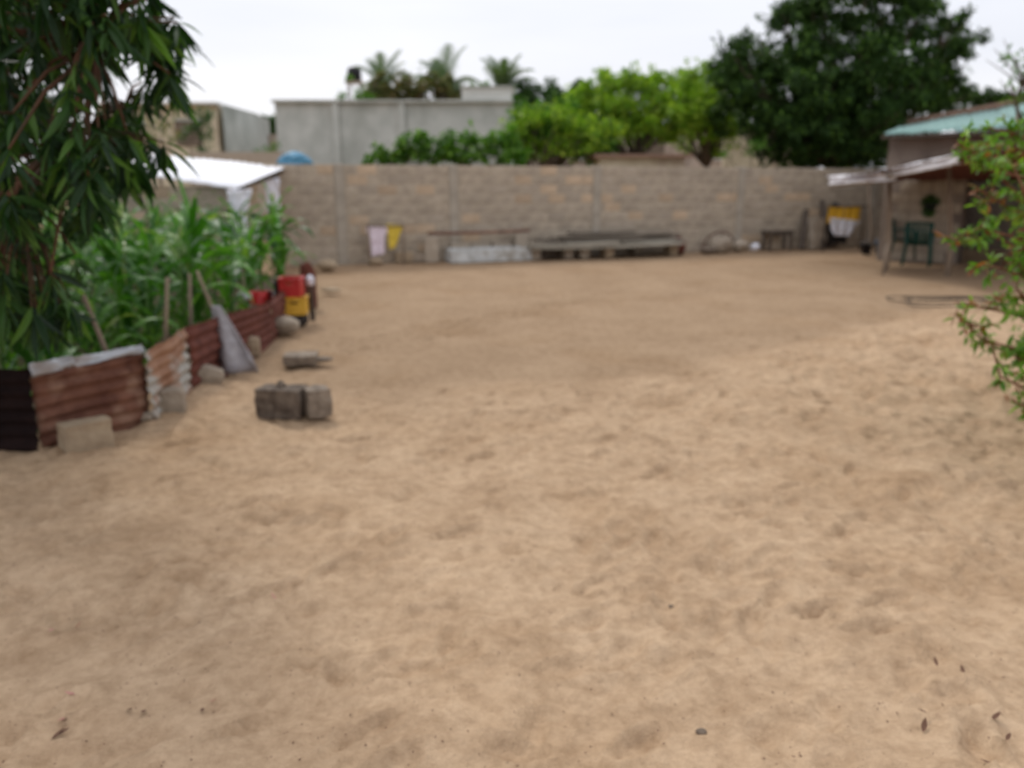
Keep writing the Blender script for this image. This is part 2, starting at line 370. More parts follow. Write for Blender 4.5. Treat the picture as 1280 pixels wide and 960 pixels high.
WA, WB = G(338, 331.5), G(1128, 304)
WA.z = WB.z = 0
def wallpt(px, off=0):       # point in column px on a line parallel to the wall, off metres in front of it
    r = ray(px, 300); dx, dy = WB.x-WA.x, WB.y-WA.y; nrm = Vector((dy, -dx, 0)).normalized(); A_ = WA+nrm*off
    k = r.x/r.y; tt = (k*A_.y-A_.x)/(dx-k*dy)
    return Vector((A_.x+dx*tt, A_.y+dy*tt, 0))
wl = (WB-WA).length
def bw_pick(cx, r):
    px = 350+cx/wl*780
    t = .06
    if 4 <= r <= 8 and 380 < px < 1000: t = .14
    if 5 <= r <= 8 and 560 < px < 760: t = .22
    if px > 1000: return random.choices(('block', 'block_dark'), (.45, .55))[0]
    q = random.random()
    return 'block_tan' if q < t else ('block_dark' if q > .86 or (r < 2 and q > .7) else 'block')
wang = math.atan2(WB.y-WA.y, WB.x-WA.x)
block_wall('boundary_wall', 'long unplastered concrete block wall with piers closing off the back of the yard', 'wall', WA, WB, 10,
           piers=[(wallpt(q)-WA).length for q in (427, 567, 743, 920, 1085)], pick=bw_pick)

# low block wall of the shed on the left, under the white roof
SA, SB = at(90, 240, 12.6), at(286, 240, 13.2)
block_wall('shed_wall', 'short block wall of the lean-to shed under the white tin roof, behind the maize', 'wall', SA, SB, 8,
           pick=lambda c, r: random.choices(('block', 'block_tan', 'block_dark'), (.5, .25, .25))[0])

# ------------------------------------------------------------------ corrugated sheets
def patch(name, p00, p10, p01, p11, waves, amp, dirn='v', mat_=None, parent=None, thick=.004, warp=.01, nu=None, nv=None, seed=0, loc=None):
    """bilinear sheet; dirn 'v': ridges run along v (waves counted along u); 'u': ridges run along u"""
    p00, p10, p01, p11 = map(Vector, (p00, p10, p01, p11))
    nrm = (p10-p00).cross(p01-p00).normalized(); o0 = Vector(loc) if loc else Vector((0, 0, 0))
    per = 8
    nu = nu or (int(waves*per) if dirn == 'v' else 10); nv = nv or (int(waves*per) if dirn == 'u' else 10)
    vs = []; fs = []
    for j in range(nv+1):
        for i in range(nu+1):
            a, b = i/nu, j/nv
            p = p00*(1-a)*(1-b)+p10*a*(1-b)+p01*(1-a)*b+p11*a*b
            k = a if dirn == 'v' else b
            off = amp*math.sin(2*math.pi*waves*k)+warp*(mnoise.noise(Vector((a*3+seed, b*3, seed*1.7)))*2)
            edge = mnoise.noise(Vector((a*9, b*9, seed+5)))*warp*.6
            p = p+nrm*off
            if b in (0.0, 1.0): p = p+(p01-p00).normalized()*edge
            vs.append(p-o0)
    for j in range(nv):
        for i in range(nu):
            q = j*(nu+1)+i; fs.append((q, q+1, q+nu+2, q+nu+1))
    me = bpy.data.meshes.new(name); me.from_pydata([tuple(v) for v in vs], [], fs); me.update(); me.polygons.foreach_set('use_smooth', [True]*len(fs))
    o = link(name, me, mat_, parent)
    if loc: o.location = loc
    if thick:
        s = o.modifiers.new('thickness', 'SOLIDIFY'); s.thickness = thick; s.offset = 0
    return o

# fence of old roofing sheets round the maize plot
def up(p, h): return Vector((p.x, p.y, p.z+h))
def fence_sheet(name, label, a, b, ha, hb, waves, mk, tilt=0.0, group='old roofing sheets fencing the maize plot', parts=None, seed=0):
    a = Vector(a); b = Vector(b); o0 = (a+b)/2; o0.z = 0
    root = thing(name, label, 'fence sheet', o0, 0, group)
    side = (b-a).cross(Vector((0, 0, 1))).normalized()
    f = lambda p: p-o0
    za = -.05
    s = patch('sheet', f(up(a, za)), f(up(b, za)), f(up(a, ha))+side*tilt, f(up(b, hb))+side*tilt, waves, .011, 'u', M[mk], root, warp=.018, nu=16, seed=seed)
    return root, side, o0
f0 = G(-120, 570); f1 = G(53, 566); f2 = G(190, 527); f3 = G(238, 492); f4 = G(342, 424); f5 = G(378, 392)
for q in (f0, f1, f2, f3, f4, f5): q.z = 0
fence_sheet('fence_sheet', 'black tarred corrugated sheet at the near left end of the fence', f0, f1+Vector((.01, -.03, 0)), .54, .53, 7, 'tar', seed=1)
r2, sd, o0 = fence_sheet('fence_sheet', 'long rusty brown corrugated sheet with a pale zinc strip folded over its top', f1, f2, .52, .515, 7, 'rust', tilt=-.02, seed=2)
a, b = up(f1, .50)-o0-sd*.02, up(f2, .50)-o0-sd*.02
for t0, t1, hh in ((.0, .36, .055), (.30, 1.0, .04)):
    pa, pb = a.lerp(b, t0), a.lerp(b, t1)
    patch('zinc_flashing', pa+sd*.025+Vector((0, 0, -.01-hh*.3)), pb+sd*.025+Vector((0, 0, -.01)), pa+sd*.012+Vector((0, 0, hh)), pb+sd*.012+Vector((0, 0, hh)), 1, .004, 'u', M['zinc'], r2, warp=.02, nu=14, nv=4, seed=3+t0)
r3, sd3, o03 = fence_sheet('fence_sheet', 'narrow orange and zinc coloured corrugated sheet between two rusty ones', f2+Vector((.03, -.05, 0)), f3+Vector((.02, 0, 0)), .50, .52, 7, 'rust_zinc', seed=4)
fence_sheet('fence_sheet', 'dark red-brown corrugated sheet half hidden by the grey plastic sack', f3+Vector((0, .02, 0)), f4, .52, .40, 6, 'rust_dark', seed=5)
fence_sheet('fence_sheet', 'low dark rusty sheet behind the red and yellow crates', f4+Vector((-.02, .03, 0)), f5+Vector((-.05, 0, 0)), .40, .42, 6, 'rust_dark', seed=6)
# curved scrap beyond crates
cc = G(392, 384); root = thing('scrap_sheet', 'bent rusty piece of roofing sheet standing just beyond the crates', 'scrap sheet', (cc.x-.12, cc.y+.15, 0))
mb = MB(); pr = []
nu, nv = 14, 10
for j in range(nv+1):
    for i in range(nu+1):
        a = -1.9+2.6*i/nu; h = (.56-.2*abs(i/nu-.35)-.08*math.sin(a))*j/nv
        rr = .13+.006*math.sin(a*14)
        mb.v.append((rr*math.cos(a), rr*math.sin(a), h-.03))
for j in range(nv):
    for i in range(nu): q = j*(nu+1)+i; mb.f.append([q, q+1, q+nu+2, q+nu+1])
o = mb.obj('bent_sheet', M['rust_dark'], root, True); sm = o.modifiers.new('t', 'SOLIDIFY'); sm.thickness = .006

# ------------------------------------------------------------------ rocks and rubble
def rock(name, label, cat, loc, size, mk, seed, rz=0, boxy=.0, group=None, sink=.15, parent=None, sub=3, rot=(0, 0)):
    bm = bmesh.new()
    if boxy: bmesh.ops.create_cube(bm, size=2); bmesh.ops.subdivide_edges(bm, edges=bm.edges[:], cuts=5, use_grid_fill=True)
    else: bmesh.ops.create_icosphere(bm, subdivisions=sub, radius=1)
    for v in bm.verts:
        c = v.co.copy()
        if boxy:
            s_ = c.normalized()*1.25; v.co = c.lerp(s_, 1-boxy)
        n1 = mnoise.fractal(c*1.1+Vector((seed*7.3, seed, 0)), .8, 2.2, 4)
        v.co *= 1+(.24 if not boxy else .09)*n1
        v.co += Vector((mnoise.noise(c*3+Vector((seed, 0, 0))), mnoise.noise(c*3+Vector((0, seed, 0))), mnoise.noise(c*3+Vector((0, 0, seed)))))*.05
        v.co = Vector((v.co.x*size[0]/2, v.co.y*size[1]/2, v.co.z*size[2]/2))
    me = bpy.data.meshes.new(name); bm.to_mesh(me); bm.free()
    if not boxy: me.polygons.foreach_set('use_smooth', [True]*len(me.polygons))
    o = link(name, me, M[mk], parent); o.location = (loc[0], loc[1], loc[2]+size[2]*(.5-sink)); o.rotation_euler = (rot[0], rot[1], rz)
    if label: tag(o, label, cat, group)
    return o
def gp(px, py, dy=0): q = G(px, py); q.y += dy; q.z = .01; return q
rock('concrete_block', 'pale sandy concrete block propping the long rusty fence sheet', 'block', gp(97, 570, .12), (.27, .15, .19), 'sandblock', 1, R(46), .93, sink=.08)
rock('stone', 'rounded grey stone at the foot of the orange and zinc sheet', 'stone', gp(210, 520, .07), (.19, .16, .2), 'concrete', 2, .3, .75)
rock('stone', 'broad tan stone leaning below the dark sheet, left of the grey sack', 'stone', gp(252, 483, .08), (.27, .18, .17), 'concrete', 3, .5, .62, rot=(0, .35))
rock('stone', 'small flat grey stone beneath the joint of two fence sheets', 'stone', gp(181, 530, .05), (.17, .12, .08), 'concrete', 4, .4)
rock('concrete_block', 'upright sandy block standing behind the grey plastic sack', 'block', gp(303, 440, .1), (.15, .2, .28), 'sandblock', 5, .2, .85)
rock('stone', 'small tan stone tucked right of the grey plastic sack', 'stone', gp(315, 443, .05), (.12, .14, .17), 'sandblock', 6, .2, .7)
rock('stone', 'grey rounded stone in front of the red and yellow crates', 'stone', gp(352, 419, .12), (.34, .2, .2), 'concrete', 7, .1, sink=.1)
rock('concrete_slab', 'flat broken grey slab lying in the sand behind the rubble blocks', 'slab', gp(373, 456, .1), (.29, .22, .09), 'rubble', 8, .1, .9, sink=.2)
rock('concrete_fragment', 'dark thin fragment at the right end of the flat slab', 'fragment', gp(401, 455, .06), (.19, .12, .05), 'concrete_dark', 9, .25, sink=.1)
bk = rock('broken_block', 'dark broken concrete block, larger of the two lying in the open sand', 'block', gp(349, 524, .1), (.32, .19, .2), 'rubble_dark', 10, -.12, .9, sink=.03)
rock('broken_block', 'lighter stub of broken block at the right of the dark one', 'block', gp(394, 524, .09), (.165, .17, .2), 'rubble', 11, .5, .8, sink=.03)
rock('stone_chip', 'small dark chip resting on top of the dark broken block', 'stone', (gp(348, 524).x, gp(348, 524).y+.12, .185), (.07, .06, .07), 'concrete_dark', 12, 0, sink=.1)
rock('stone', 'low tan stone by the corner where the fence meets the boundary wall', 'stone', gp(408, 338, .1), (.35, .3, .22), 'sandblock', 13, 0)
rock('stone', 'flat tan stone beside the bent rusty sheet', 'stone', gp(412, 366, .1), (.30, .2, .06), 'sandblock', 14, 0)

# grey plastic sack leaning on the fence
sb = gp(290, 466); root = thing('plastic_sack', 'grey woven plastic sack draped from a stake against the dark fence sheet', 'sack', sb)
apex = at(265, 383, sb.y+.05)-sb; lft = at(268, 462, sb.y)-sb; rgt = at(322, 461, sb.y-.08)-sb
nu, nv = 22, 26; vs = []; fs = []
for j in range(nv+1):
    b = j/nv
    for i in range(nu+1):
        a = i/nu
        p = (apex+Vector((.08*(a-.3), 0, 0))).lerp(lft.lerp(rgt, a), b**.9)
        fold = .035*b*math.sin(a*9+b*1.5)+.03*mnoise.noise(Vector((a*5, b*5, 3)))*b
        bulge = -.10*math.sin(math.pi*a)*b
        vs.append((p.x, p.y+fold+bulge+.05, p.z+.02*mnoise.noise(Vector((a*4, b*4, 9)))*b if b < 1 else .005+.0*p.z))
for j in range(nv):
    for i in range(nu): q = j*(nu+1)+i; fs.append((q, q+1, q+nu+2, q+nu+1))
me = bpy.data.meshes.new('sack_cloth'); me.from_pydata(vs, [], fs); me.polygons.foreach_set('use_smooth', [True]*len(fs))
o = link('sack_cloth', me, M['grey_sack'], root); o.modifiers.new('t', 'SOLIDIFY').thickness = .006

# stakes
for (px, py, px2, py2, Yd, lab, mk) in (
    (205, 425, 209, 347, 5.9, 'pale wooden stake standing inside the orange and zinc sheet', 'stick'),
    (237, 412, 237, 342, 6.9, 'brown wooden stake at the left edge of the dark red-brown sheet', 'wood'),
    (266, 392, 246, 338, 6.95, 'thin pale stick leaning left above the grey plastic sack', 'stick'),
    (128, 432, 104, 368, 5.2, 'thin brown stick leaning among the maize behind the long rusty sheet', 'wood'),
    (304, 378, 303, 322, 9.2, 'short brown stake in the maize left of the red cloth', 'wood')):
    tp = at(px2, py2, Yd); bt = at(px, py, Yd); dr = (tp-bt).normalized(); b0_ = bt-dr*(bt.z+.08)/dr.z
    mb = MB(); mb.tube([Vector((0, 0, 0)), (tp-b0_)*.5+Vector((.012, 0, 0)), tp-b0_], [.02, .018, .014], 7)
    o = mb.obj('stake', M[mk], None, True); o.location = b0_; tag(o, lab, 'stake', 'stakes along the plot fence')

# ------------------------------------------------------------------ crates
def crate(label, loc, size, mk, rz, hole=True):
    root = thing('crate', label, 'crate', loc, rz)
    W_, D_, H_ = size; t = .014
    MB().box((0, 0, .01), (W_-.004, D_-.004, .02)).obj('crate_floor', M[mk], root)
    for s in (-1, 1):
        mb = MB()   # front/back with hand hole and ribs
        y = s*(D_/2-t/2); hw, hz0, hz1 = W_*.17, H_*.60, H_*.78
        mb.box((0, y, hz0/2), (W_, t, hz0)); mb.box((0, y, (hz1+H_)/2), (W_, t, H_-hz1))
        for q in (-1, 1): mb.box((q*(W_/2+hw)/2, y, (hz0+hz1)/2), (W_/2-hw, t, hz1-hz0-.0004))
        for k in range(5): mb.box(((k-2)*W_*.22, y+s*.009, H_*.28), (.012, .012, H_*.5))
        mb.box((0, y+s*.008, H_-.012), (W_+.012, .016, .022))
        mb.obj('side_panel', M[mk], root)
        mb = MB(); mb.box((s*(W_/2-t/2), 0, H_/2), (t-.002, D_-2*t-.001, H_-.002)); mb.box((s*(W_/2+.006), 0, H_-.012), (.012, D_-.01, .022)); mb.obj('end_panel', M[mk], root)
    return root
cb = gp(364, 408, .13)
mb = MB(); mb.lathe((0, 0, 0), [(.09, -.03), (.12, 0), (.125, .06), (.12, .11), (.07, .115), (.06, .08), (.06, -.02)], 20)
o = mb.obj('tyre_stub', M['rubber'], None, True); o.location = (cb.x+.02, cb.y+.08, .01); o.name = 'old_tyre'; tag(o, 'small black tyre in the sand beneath the yellow crate', 'tyre')
crate('bright yellow plastic crate under the red one beside the fence end', (cb.x+.01, cb.y+.08, .115), (.26, .26, .205), 'yellow_plastic', .12)
crate('red plastic crate on top of the yellow crate', (cb.x-.02, cb.y+.08, .322), (.24, .25, .22), 'red_plastic', .05)
MB().box((0, 0, .25), (.04, .24, .50)).obj('prop_board', M['rubber']).location = (cb.x-.19, cb.y+.12, 0)
tag(bpy.data.objects['prop_board'], 'narrow dark board standing left of the stacked crates', 'board')
mb = MB(); mb.lathe((0, 0, 0), [(.05, 0), (.065, .02), (.07, .17), (.06, .2), (.03, .215), (.028, .25), (.0, .25)], 16)
o = mb.obj('white_container', M['white_cloth'], None, True); o.location = (cb.x+.13, cb.y+.02+.12, .36); tag(o, 'small white plastic container beside the red crate', 'container')
MB().box((0, 0, .21), (.05, .05, .42), jit=.003).obj('container_post', M['wood_dark']).location = (cb.x+.15, cb.y+.27, 0)
bpy.data.objects['white_container'].location = (cb.x+.15, cb.y+.27, .42); bpy.data.objects['white_container'].scale = (.65, .65, .5)
tag(bpy.data.objects['container_post'], 'short wooden post carrying the small white container', 'post'); bpy.data.objects['container_post'].name = 'wooden_post'

# ------------------------------------------------------------------ cloth
def cloth(name, label, cat, pts_top, drop, prof, mk, folds=5, amp=.02, seed=0, nu=26, nv=20, nrm=None, loc=None, parent=None, skew=0):
    """hangs from line a-b; prof(v)->(left,right) as fraction of the width at depth v"""
    a, b = Vector(pts_top[0]), Vector(pts_top[1]); u = b-a; nrm = nrm or u.cross(Vector((0, 0, 1))).normalized()
    o0 = (a+b)/2; vs = []; fs = []
    for j in range(nv+1):
        v = j/nv; l, r = prof(v)
        for i in range(nu+1):
            s = l+(r-l)*i/nu
            p = a+u*s+Vector((0, 0, -1))*drop*(v+.04*math.sin(s*5+seed)*v)
            p += nrm*(amp*(.3+v)*math.sin(s*folds*2*math.pi/1.0+seed+v*1.3)+amp*1.2*mnoise.noise(Vector((s*4+seed, v*4, 1))))
            vs.append(tuple(p-o0))
    for j in range(nv):
        for i in range(nu): q = j*(nu+1)+i; fs.append((q, q+1, q+nu+2, q+nu+1))
    me = bpy.data.meshes.new(name); me.from_pydata(vs, [], fs); me.polygons.foreach_set('use_smooth', [True]*len(fs))
    o = link(name, me, M[mk], parent); o.location = o0; o.modifiers.new('t', 'SOLIDIFY').thickness = .005
    if label: tag(o, label, cat)
    return o
def shirt(v): # wide sleeves on top, then body
    return (0, 1) if v < .22 else (.12+.06*v, .88-.06*v) if v > .3 else (.0+.13*(v-.22)/.08, 1-.13*(v-.22)/.08)
def vpt(px, py, off):      # point in front of wall at pixel, at distance off in front of wall face
    q = wallpt(px, off); return at(px, py, q.y)
rc0, rc1 = at(309, 364, 8.75), at(341, 363, 9.35)
cloth('red_cloth', 'red cloth slung over the top of the low fence sheet left of the crates', 'cloth', (rc0, rc1), .15, lambda v: (.02, 1-.05*v), 'red_plastic', 2, .03, 31, nv=10, nrm=Vector((.8, -.6, 0)))
for i_, (px_, Y_, lab_) in enumerate(((309, 8.7, 'small white cap at the left end of the red cloth'), (343, 9.4, 'small white cap at the right end of the red cloth'))):
    rock('white_bag', lab_.replace('cap', 'plastic bag'), 'bag', at(px_, 368, Y_)-Vector((0, 0, .05)), (.09, .09, .1), 'white_cloth', 71+i_, 0)
# laundry frame at the left of the wall
def rack(label, pxa, pxb, py, off, mk='wood', legs=True, hgt_base=0):
    a, b = vpt(pxa, py, off), vpt(pxb, py, off); c = (a+b)/2
    root = thing('drying_rack', label, 'rack', (c.x, c.y, 0))
    f = lambda p: p-Vector((c.x, c.y, 0))
    e = (b-a).normalized()*.04
    MB().tube([f(a)-e, f((a+b)/2)+Vector((0, 0, -.01)), f(b)+e], .016, 7).obj('rail', M[mk], root, True)
    for p in (a, b):
        q = f(p)
        MB().tube([(q.x, q.y+.02, -.1), (q.x+.01, q.y+.028, q.z*.5), (q.x, q.y+.03, q.z+.05)], [.022, .02, .018], 7).obj('post', M[mk], root, True)
    return a, b
a, b = rack('low wooden rack holding the pink and yellow washing at the left of the wall', 460, 503, 282, .45, 'wood')
pt = lambda px, py, off=.42: vpt(px, py, off)
cloth('pink_shirt', 'pale pink shirt hanging on the low rack at the foot of the wall', 'shirt', (pt(458, 283), pt(484, 283)), .58, shirt, 'pink', 3, .012, 1)
cloth('yellow_shirt', 'lemon yellow shirt hanging right beside the pale pink one', 'shirt', (pt(483, 280), pt(504, 281)), .50, lambda v: (.02+.10*v, 1-.55*v) if v > .2 else (0, 1), 'yellow2', 3, .015, 2)
rock('white_stone', 'pale stone in the sand under the pink shirt', 'stone', gp(470, 330, .0), (.28, .16, .12), 'sandblock', 21, .3)
rock('concrete_block', 'pinkish block against the wall right of the yellow shirt', 'block', wallpt(505, .2), (.38, .18, .21), 'sandblock', 22, wang, .93, sink=.05)
rock('concrete_block', 'grey block against the wall beside the pinkish one', 'block', wallpt(522, .22), (.26, .16, .17), 'concrete', 23, wang, .93, sink=.05)

# whitewashed trough and rusty pole
q = (wallpt(560, .55)+wallpt(666, .55))/2; Lg = (wallpt(666, .55)-wallpt(560, .55)).length
root = thing('concrete_trough', 'long low whitewashed concrete trough on the ground by the wall', 'trough', (q.x, q.y, 0), wang)
for s, nm in ((-1, 'long_side'), (1, 'long_side')):
    MB().box((0, s*.2, .12), (Lg, .06, .27), jit=.004).obj(nm, M['whitewash'], root, bevel=.01)
for s in (-1, 0, 1): MB().box((s*(Lg/2-.04), 0, .115), (.06, .335, .25), jit=.003).obj('end_wall' if s else 'divider', M['whitewash'], root)
MB().box((0, 0, .03), (Lg-.1, .336, .05)).obj('trough_floor', M['whitewash'], root)
rock('support_stone', 'dark stone under the left end of the rusty pole', 'stone', wallpt(540, .3), (.28, .22, .52), 'block_dark', 24, 0, .85, sink=.04)
rock('support_stone', 'rough block pillar under the right end of the rusty pole', 'stone', wallpt(652, .28), (.26, .22, .53), 'block_dark', 25, 0, .85, sink=.04)
pa, pb = vpt(535, 292, .3), vpt(662, 288, .3)
o = MB().tube([pa-pa, (pb-pa)*.5+Vector((0, 0, -.015)), pb-pa], .03, 9).obj('rusty_pole', M['rust'], None, True); o.location = pa; tag(o, 'rusty brown pole lying across two stones above the whitewashed trough', 'pole')
for i, px in enumerate((575, 600, 626)):
    rock('concrete_block', ('grey block leaning on the wall behind the left part of the trough', 'grey block leaning on the wall behind the middle of the trough', 'grey block leaning on the wall behind the right part of the trough')[i], 'block', wallpt(px, .22), (.4, .16, .36), 'block_dark', 26+i, wang, .93, sink=.05)

# plank pile on blocks
base = wallpt(760, .75)
def plank(label, pxa, pxb, z_, off, th=.045, wd=.24, da=0., db=0., mk='wood_plank'):
    a = wallpt(pxa, off+da); b = wallpt(pxb, off+db); c = (a+b)/2; Ln = (b-a).length
    mb = MB(); nseg = 8; k0 = 0
    for i in range(nseg+1):
        x = -Ln/2+Ln*i/nseg; sag = -.018*math.sin(math.pi*i/nseg)+random.uniform(-.003, .003); w2 = wd/2+random.uniform(-.006, .006)
        for yy, zz in ((-w2, 0), (w2, 0), (w2, th), (-w2, th)): mb.v.append((x, yy, zz+sag))
    for i in range(nseg):
        for k in range(4): mb.f.append([i*4+k, (i+1)*4+k, (i+1)*4+(k+1) % 4, i*4+(k+1) % 4])
    mb.f.append([0, 1, 2, 3]); e = nseg*4; mb.f.append([e+3, e+2, e+1, e])
    o = mb.obj('plank', M[mk]); o.location = (c.x, c.y, z_); o.rotation_euler = (0, random.uniform(-.008, .008), math.atan2(b.y-a.y, b.x-a.x)); tag(o, label, 'plank', 'boards piled by the back wall')
for i, (px, lab, off) in enumerate(((708, 'block supporting the plank pile right of its dark opening', .85), (728, 'pale block under the plank pile, second from the left', .9), (759, 'third block from the left under the plank pile', .9), (839, 'tan block under the right end of the plank pile', .85), (668, 'grey-blue block under the left end of the plank pile', .85), (795, 'block set back under the middle of the plank pile', .45))):
    rock('concrete_block', lab, 'block', wallpt(px, off-.15), (.2, .3, .245), 'sandblock' if i in (2, 3) else 'concrete', 30+i, wang, .92, sink=.04)
pk = [(664, 852, .23, .86, .05, 'front plank at the bottom of the pile by the wall'), (668, 846, .23, .62, .05, 'middle plank at the bottom of the pile by the wall'),
      (672, 850, .23, .38, .05, 'rear plank at the bottom of the pile by the wall'), (660, 772, .29, .84, .05, 'short pale plank at the front left of the pile'),
      (706, 852, .30, .60, .05, 'long plank lying across the middle of the pile'), (776, 838, .29, .86, .045, 'short plank at the front right of the pile'), (670, 800, .36, .58, .045, 'plank on the upper left of the pile'),
      (690, 846, .37, .36, .05, 'rear plank in the third layer of the pile'), (700, 836, .43, .5, .04, 'long plank in the fourth layer of the pile'), (712, 790, .485, .42, .05, 'topmost short plank of the pile, nearest the wall')]
for k in pk: plank(k[5], k[0], k[1], k[2], k[3], k[4], da=random.uniform(-.06, .06), db=random.uniform(-.14, .14), mk='wood_plank' if k[2] < .35 else 'wood_mid')
rock('rubble', 'dark heap of broken wood at the right end of the plank pile', 'rubble', wallpt(849, .6), (.3, .35, .42), 'rust_dark', 40, 0, sink=.1)
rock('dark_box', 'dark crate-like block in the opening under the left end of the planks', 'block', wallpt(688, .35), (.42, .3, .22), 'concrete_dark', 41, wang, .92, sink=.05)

# sacks, hoop, bench, white bag
rock('cement_sack', 'bulging grey cement sack lying by the wall right of the planks', 'sack', wallpt(903, .5), (.62, .4, .42), 'concrete', 43, wang, sink=.12)
rock('cement_sack', 'small dark slumped sack in front of the bulging grey one', 'sack', wallpt(886, .65), (.4, .28, .18), 'concrete_dark', 44, wang, sink=.12)
rock('stone', 'brown rock between the grey cement sack and the bench', 'stone', wallpt(926, .45), (.4, .3, .3), 'block_dark', 45, wang, sink=.12)
hp = wallpt(900, .3); mb = MB(); mb.tube([(.46*math.cos(q), .05*math.cos(q*2), .46*math.sin(q)) for q in [math.pi*k/16 for k in range(17)]], .014, 6)
o = mb.obj('wire_hoop', M['rust_dark'], None, True); o.location = (hp.x, hp.y, 0); o.rotation_euler = (0, 0, wang); tag(o, 'thin rusty hoop arching over the grey cement sack', 'hoop')
bn = (wallpt(953, .5)+wallpt(990, .5))/2; root = thing('bench', 'small dark wooden bench against the wall', 'bench', (bn.x, bn.y, 0), wang)
MB().box((0, 0, .43), (.74, .32, .06), jit=.004).obj('bench_top', M['wood_dark'], root, bevel=.008)
for sx, sy in ((-1, -1), (1, -1), (-1, 1), (1, 1)): MB().box((sx*.31, sy*.12, .19), (.055, .055, .41)).obj('leg', M['wood_dark'], root)
MB().box((0, -.155, .37), (.56, .02, .06)).obj('apron', M['wood_dark'], root)
MB().box((-.05, .13, .2), (.5, .02, .38)).obj('back_panel', M['block'], root)
rock('plastic_bag', 'crumpled white bag on the ground left of the bench', 'bag', wallpt(944, .55), (.22, .18, .2), 'white_cloth', 46, 0, sink=.08)

# ---- laundry stand on the right
a, b = rack('tall wooden stand draped with yellow and white washing', 1034, 1081, 258, .9, 'wood_dark')
pt = lambda px, py, off=.86: vpt(px, py, off)
cloth('yellow_cloth', 'orange-yellow cloth on the left of the tall stand', 'cloth', (pt(1036, 257), pt(1056, 258)), .42, lambda v: (0, 1), 'yellow', 2, .02, 3)
cloth('yellow_cloth', 'orange-yellow cloth on the right of the tall stand', 'cloth', (pt(1056.5, 258), pt(1077, 257)), .40, lambda v: (.02, 1-.05*v), 'yellow', 2, .02, 5)
cloth('white_towel', 'bunched white towel hanging low on the tall stand', 'towel', (pt(1036, 272, .93), pt(1076, 276, .93)), .42, lambda v: (.02+.16*v, 1-.40*v*(1 if v < .9 else .9)), 'white_cloth', 4, .03, 8)
cloth('black_cloth', 'black cloth showing below the white towel', 'cloth', (pt(1038, 287, .8), pt(1061, 287, .8)), .34, lambda v: (0, 1-.1*v), 'black_cloth', 2, .02, 9)
rock('concrete_block', 'upper block of the pair standing left of the tall laundry stand', 'block', wallpt(1018, .4)+Vector((0, 0, .38)), (.36, .3, .36), 'block_dark', 50, wang, .9, sink=.02)
rock('concrete_block', 'lower block of the pair standing left of the tall laundry stand', 'block', wallpt(1019, .42), (.4, .32, .40), 'block_dark', 51, wang, .9, sink=.02)
for (pa_, pb_, off, lab, wd) in (((1003, 311), (1008, 262), .5, 'dark board leaning on the wall left of the block pair', .13), ((1030, 311), (1028, 250), .6, 'dark upright board beside the laundry stand', .1)):
    a = wallpt(pa_[0], off+.1); t = vpt(pb_[0], pb_[1], .12); Rm = (t-a).to_track_quat('Z', 'Y').to_matrix()
    o = MB().box((0, 0, (t-a).length/2), (wd, .035, (t-a).length)).obj('leaning_board', M['wood_dark']); o.location = a; o.rotation_euler = Rm.to_euler(); tag(o, lab, 'board')
rock('pot', 'round dark cooking pot sitting on the board end by the laundry stand', 'pot', vpt(1044, 256, .3)-Vector((0, 0, .1)), (.2, .2, .2), 'black_plastic', 52, 0, sink=.1)
bpy.data.objects['pot'].location.z = 1.02
mbp = MB().box((0, 0, .49), (.24, .2, .98)).obj('dark_stand', M['wood_dark']); qq = bpy.data.objects['pot'].location; mbp.location = (qq.x, qq.y, 0); mbp.name = 'wooden_stand'; tag(mbp, 'narrow dark wooden stand carrying the cooking pot', 'stand')
# basin and bucket
def bucket(label, px, py, r, h, mk, n='bucket'):
    q = G(px, py); root = thing(n, label, 'bucket', (q.x, q.y, 0))
    MB().lathe((0, 0, 0), [(r*.72, 0), (r, h), (r*1.08, h), (r*1.08, h-.02), (r*.95, h-.015), (r*.68, .02), (.001, .02)], 20).obj('bucket_body', M[mk], root, True)
    MB().tube([(r*math.cos(t_), r*.15, h-.02+r*.8*math.sin(t_)) for t_ in [math.pi*k/10 for k in range(11)]], .006, 5).obj('handle', M['zinc'], root, True)
bucket('blue-grey bucket standing behind the left shed post', 1101, 318, .15, .3, 'blue_plastic')
bucket('small black bucket right of the laundry stand', 1082, 318, .12, .24, 'black_plastic')

# green plastic chairs
def chair(label, loc, rz, mk):
    root = thing('plastic_chair', label, 'chair', loc, rz)
    m = M[mk]
    vs, fs = [], []; nu = 8
    MB().box((0, 0, .42), (.43, .42, .03)).obj('seat', m, root, bevel=.012)
    # back: curved shell of slats
    for k in range(5):
        x = (k-2)*.085; y = .21+.04*(1-(abs(x)/.2)**2)
        MB().tube([(x*.85, y-.02, .42), (x, y+.03, .62), (x*1.08, y+.08, .80)], .032, 6).obj('back_slat', m, root, True)
    MB().tube([(.235*math.sin(t_), .22+.05*math.cos(t_)+.04, .82+.02*math.cos(t_)) for t_ in [-1.5+3*k/8 for k in range(9)]], .027, 7).obj('top_rail', m, root, True)
    for s in (-1, 1):
        MB().tube([(s*.235, .25, .64), (s*.265, .05, .66), (s*.265, -.15, .64), (s*.25, -.20, .58)], .022, 7).obj('armrest', m, root, True)
        MB().tube([(s*.25, -.20, .6), (s*.225, -.19, .42), (s*.25, -.23, 0)], [.022, .026, .02], 7).obj('leg', m, root, True)
        MB().tube([(s*.235, .26, .82), (s*.215, .2, .42), (s*.24, .28, 0)], [.022, .026, .02], 7).obj('leg', m, root, True)
    return root
q = G(1151, 333); chair('dark green plastic armchair facing the yard under the shed roof', (q.x, q.y+.2, .0), R(150), 'green_plastic')
